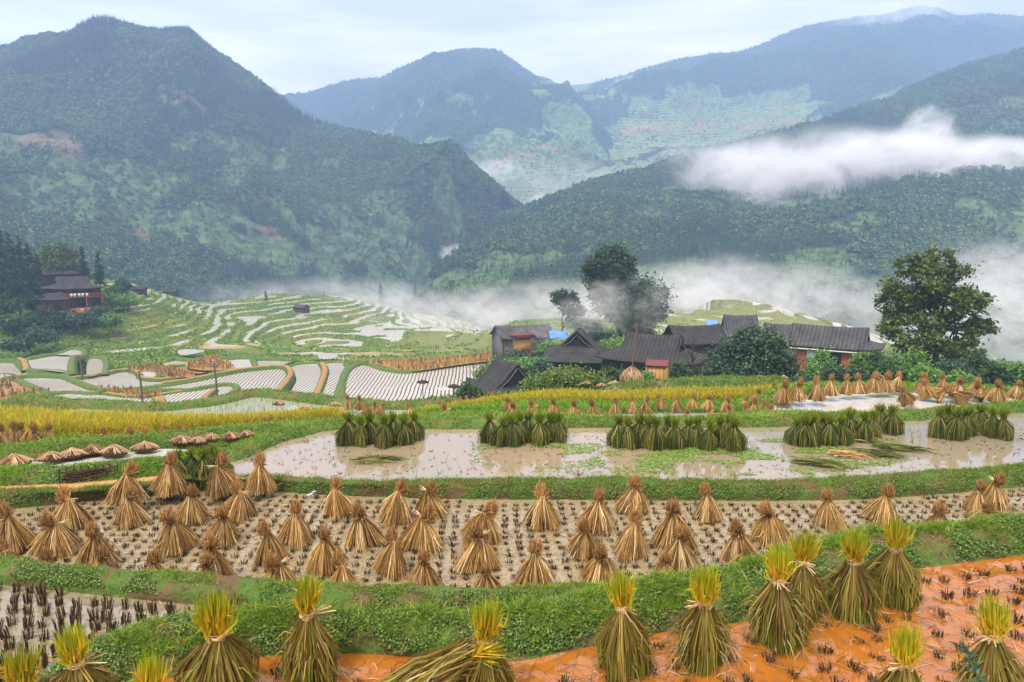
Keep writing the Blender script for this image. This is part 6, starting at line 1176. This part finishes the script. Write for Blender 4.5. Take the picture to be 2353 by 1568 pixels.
# ------------------------------------------------------------------ haze and fog banks
def volume_mat(name, color, density, aniso=.2):
    t = NT(name); v = t.n('VolumePrincipled'); v.inputs['Color'].default_value = (*color, 1); v.inputs['Density'].default_value = density
    v.inputs['Anisotropy'].default_value = aniso; t.l(v.outputs[0], t.out.inputs['Volume']); return t, v
t, v = volume_mat('haze_air', (.43, .63, 1.0), .00050, .1)
hz = MB(); hz.box((0, 1150, 270), (5200, 2700, 1000)); hzo = hz.build('haze', t.m); hzo['kind'] = 'stuff'
def fog_bank(x, y, D, size, dens, nscale=1.0, lo=.44, hi=.62, rot=0, edge=1.0, squash=1.0, label=None, seed=0, soft=.85):
    """a soft cloud: density from noise, fading out towards the edge of an ellipsoid"""
    c = PD(x, y, D); t, v = volume_mat('fog_vapour', (.992, .993, 1.0), 1.0, .0)
    tc = t.n('TexCoord').outputs['Object']; ln = t.n('VectorMath', operation='LENGTH'); p = t.pos()
    wn = t.n('TexNoise'); wn.inputs['Scale'].default_value = 1.3/max(size)*2*nscale; wn.inputs['Detail'].default_value = 2
    off = t.n('VectorMath', operation='ADD'); off.inputs[1].default_value = (seed*37.1, seed*11.3, seed*5.7); t.l(p, off.inputs[0])
    t.l(off.outputs[0], wn.inputs['Vector'])
    dv = t.n('VectorMath', operation='SUBTRACT'); dv.inputs[1].default_value = (.5, .5, .5); t.l(wn.outputs['Color'], dv.inputs[0])
    dsx = t.n('VectorMath', operation='SCALE'); dsx.inputs[3].default_value = soft*1.6; t.l(dv.outputs[0], dsx.inputs[0])
    ad = t.n('VectorMath', operation='ADD'); t.l(tc, ad.inputs[0]); t.l(dsx.outputs[0], ad.inputs[1]); t.l(ad.outputs[0], ln.inputs[0])
    n = t.noise(t.mapped(off.outputs[0], (1, 1, 1.5/squash)), 6.0/max(size)*nscale, 6, .60, .9)
    f = t.ramp(ln.outputs['Value'], [(0, 1.), (.35, .8), (.95, 0.), (1, 0.)])
    hard = t.ramp(t.n('VectorMath', operation='LENGTH').outputs['Value'], [(0, 1.), (1, 1.)])
    l0 = t.n('VectorMath', operation='LENGTH'); t.l(tc, l0.inputs[0]); lim = t.ramp(l0.outputs['Value'], [(.7, 1.), (1.0, 0.)])
    d = t.math('MULTIPLY', t.math('MULTIPLY', t.math('ADD', t.ramp(n, [(lo, 0.), (hi, 1.)]), .025), f), t.math('MULTIPLY', lim, dens))
    t.l(d, v.inputs['Density'])
    import bmesh
    bm = bmesh.new(); bmesh.ops.create_icosphere(bm, subdivisions=3, radius=1); me = bpy.data.meshes.new('fog_bank'); bm.to_mesh(me); bm.free(); me.materials.append(t.m)
    o = obj('fog_bank', me); o.location = c; o.scale = [s/2 for s in size]; o.rotation_euler = (0, rot, 0); o['kind'] = 'stuff'
    return o
FOG = [  # x, y, distance, size, density, noise scale, low, high, tilt, seed
    (2020, 395, 560, (340, 130, 78), .085, 1.5, .40, .60, .03, 1),
    (2125, 335, 565, (60, 50, 74), .09, 2, .36, .56, .12, 2),
    (1780, 405, 560, (200, 100, 58), .05, 1.6, .42, .62, .05, 3),
    (2350, 385, 560, (200, 110, 60), .08, 1.4, .36, .58, 0, 4),
    (1740, 450, 520, (64, 60, 46), .04, 2, .44, .62, .3, 5),
    (1900, 470, 520, (40, 40, 30), .03, 2, .42, .62, .3, 25),
    (1520, 505, 480, (50, 40, 22), .018, 2, .42, .62, .2, 6),
    (1480, 715, 235, (150, 60, 34), .032, 2.2, .42, .58, 0, 7),
    (1760, 705, 245, (150, 60, 44), .034, 2.2, .42, .58, .05, 8),
    (1620, 655, 255, (60, 40, 26), .030, 2, .42, .60, -.2, 21),
    (1860, 672, 255, (70, 40, 26), .030, 2, .42, .60, .15, 22),
    (1250, 712, 250, (130, 60, 28), .040, 2.2, .42, .60, -.08, 9),
    (2280, 735, 215, (110, 60, 58), .034, 1.8, .38, .56, 0, 10),
    (2330, 640, 240, (60, 40, 36), .030, 2, .42, .60, .3, 23),
    (960, 715, 300, (150, 60, 26), .026, 2.2, .42, .62, 0, 11),
    (1048, 588, 560, (36, 40, 24), .10, 2, .36, .58, .2, 12),
    (1240, 468, 760, (80, 60, 26), .06, 2, .36, .58, -.35, 13),
    (1130, 398, 1000, (130, 90, 52), .03, 2, .40, .60, -.1, 14),
    (900, 440, 760, (330, 160, 110), .0045, 1.6, .40, .64, .35, 15),
    (1330, 440, 900, (300, 160, 100), .0065, 1.6, .38, .62, 0, 16),
    (2060, 34, 1590, (360, 200, 54), .016, 1.8, .38, .58, -.06, 17),
    (560, 682, 330, (70, 50, 14), .020, 2, .44, .62, .1, 26),
    (860, 690, 300, (70, 40, 20), .035, 2, .44, .62, -.1, 27),
    (1010, 735, 230, (70, 40, 20), .028, 2, .42, .62, .1, 28),
    (1262, 772, 121, (26, 8, 6), .07, 2, .42, .60, .1, 29),
    (1600, 775, 138, (30, 10, 8), .06, 2, .42, .60, -.1, 30),
    (740, 672, 380, (140, 70, 24), .020, 2, .42, .62, 0, 18),
    (1450, 700, 116, (24, 10, 12), .16, 2, .40, .58, .1, 19),
    (1330, 730, 112, (20, 10, 8), .10, 2, .42, .60, 0, 24),
    (1640, 365, 640, (130, 90, 40), .022, 2, .42, .62, .15, 20)]
for (x, y, D, size, dens, ns, lo, hi, rot, sd) in FOG:
    fog_bank(x, y, D, size, dens, ns, lo, hi, rot, seed=sd)
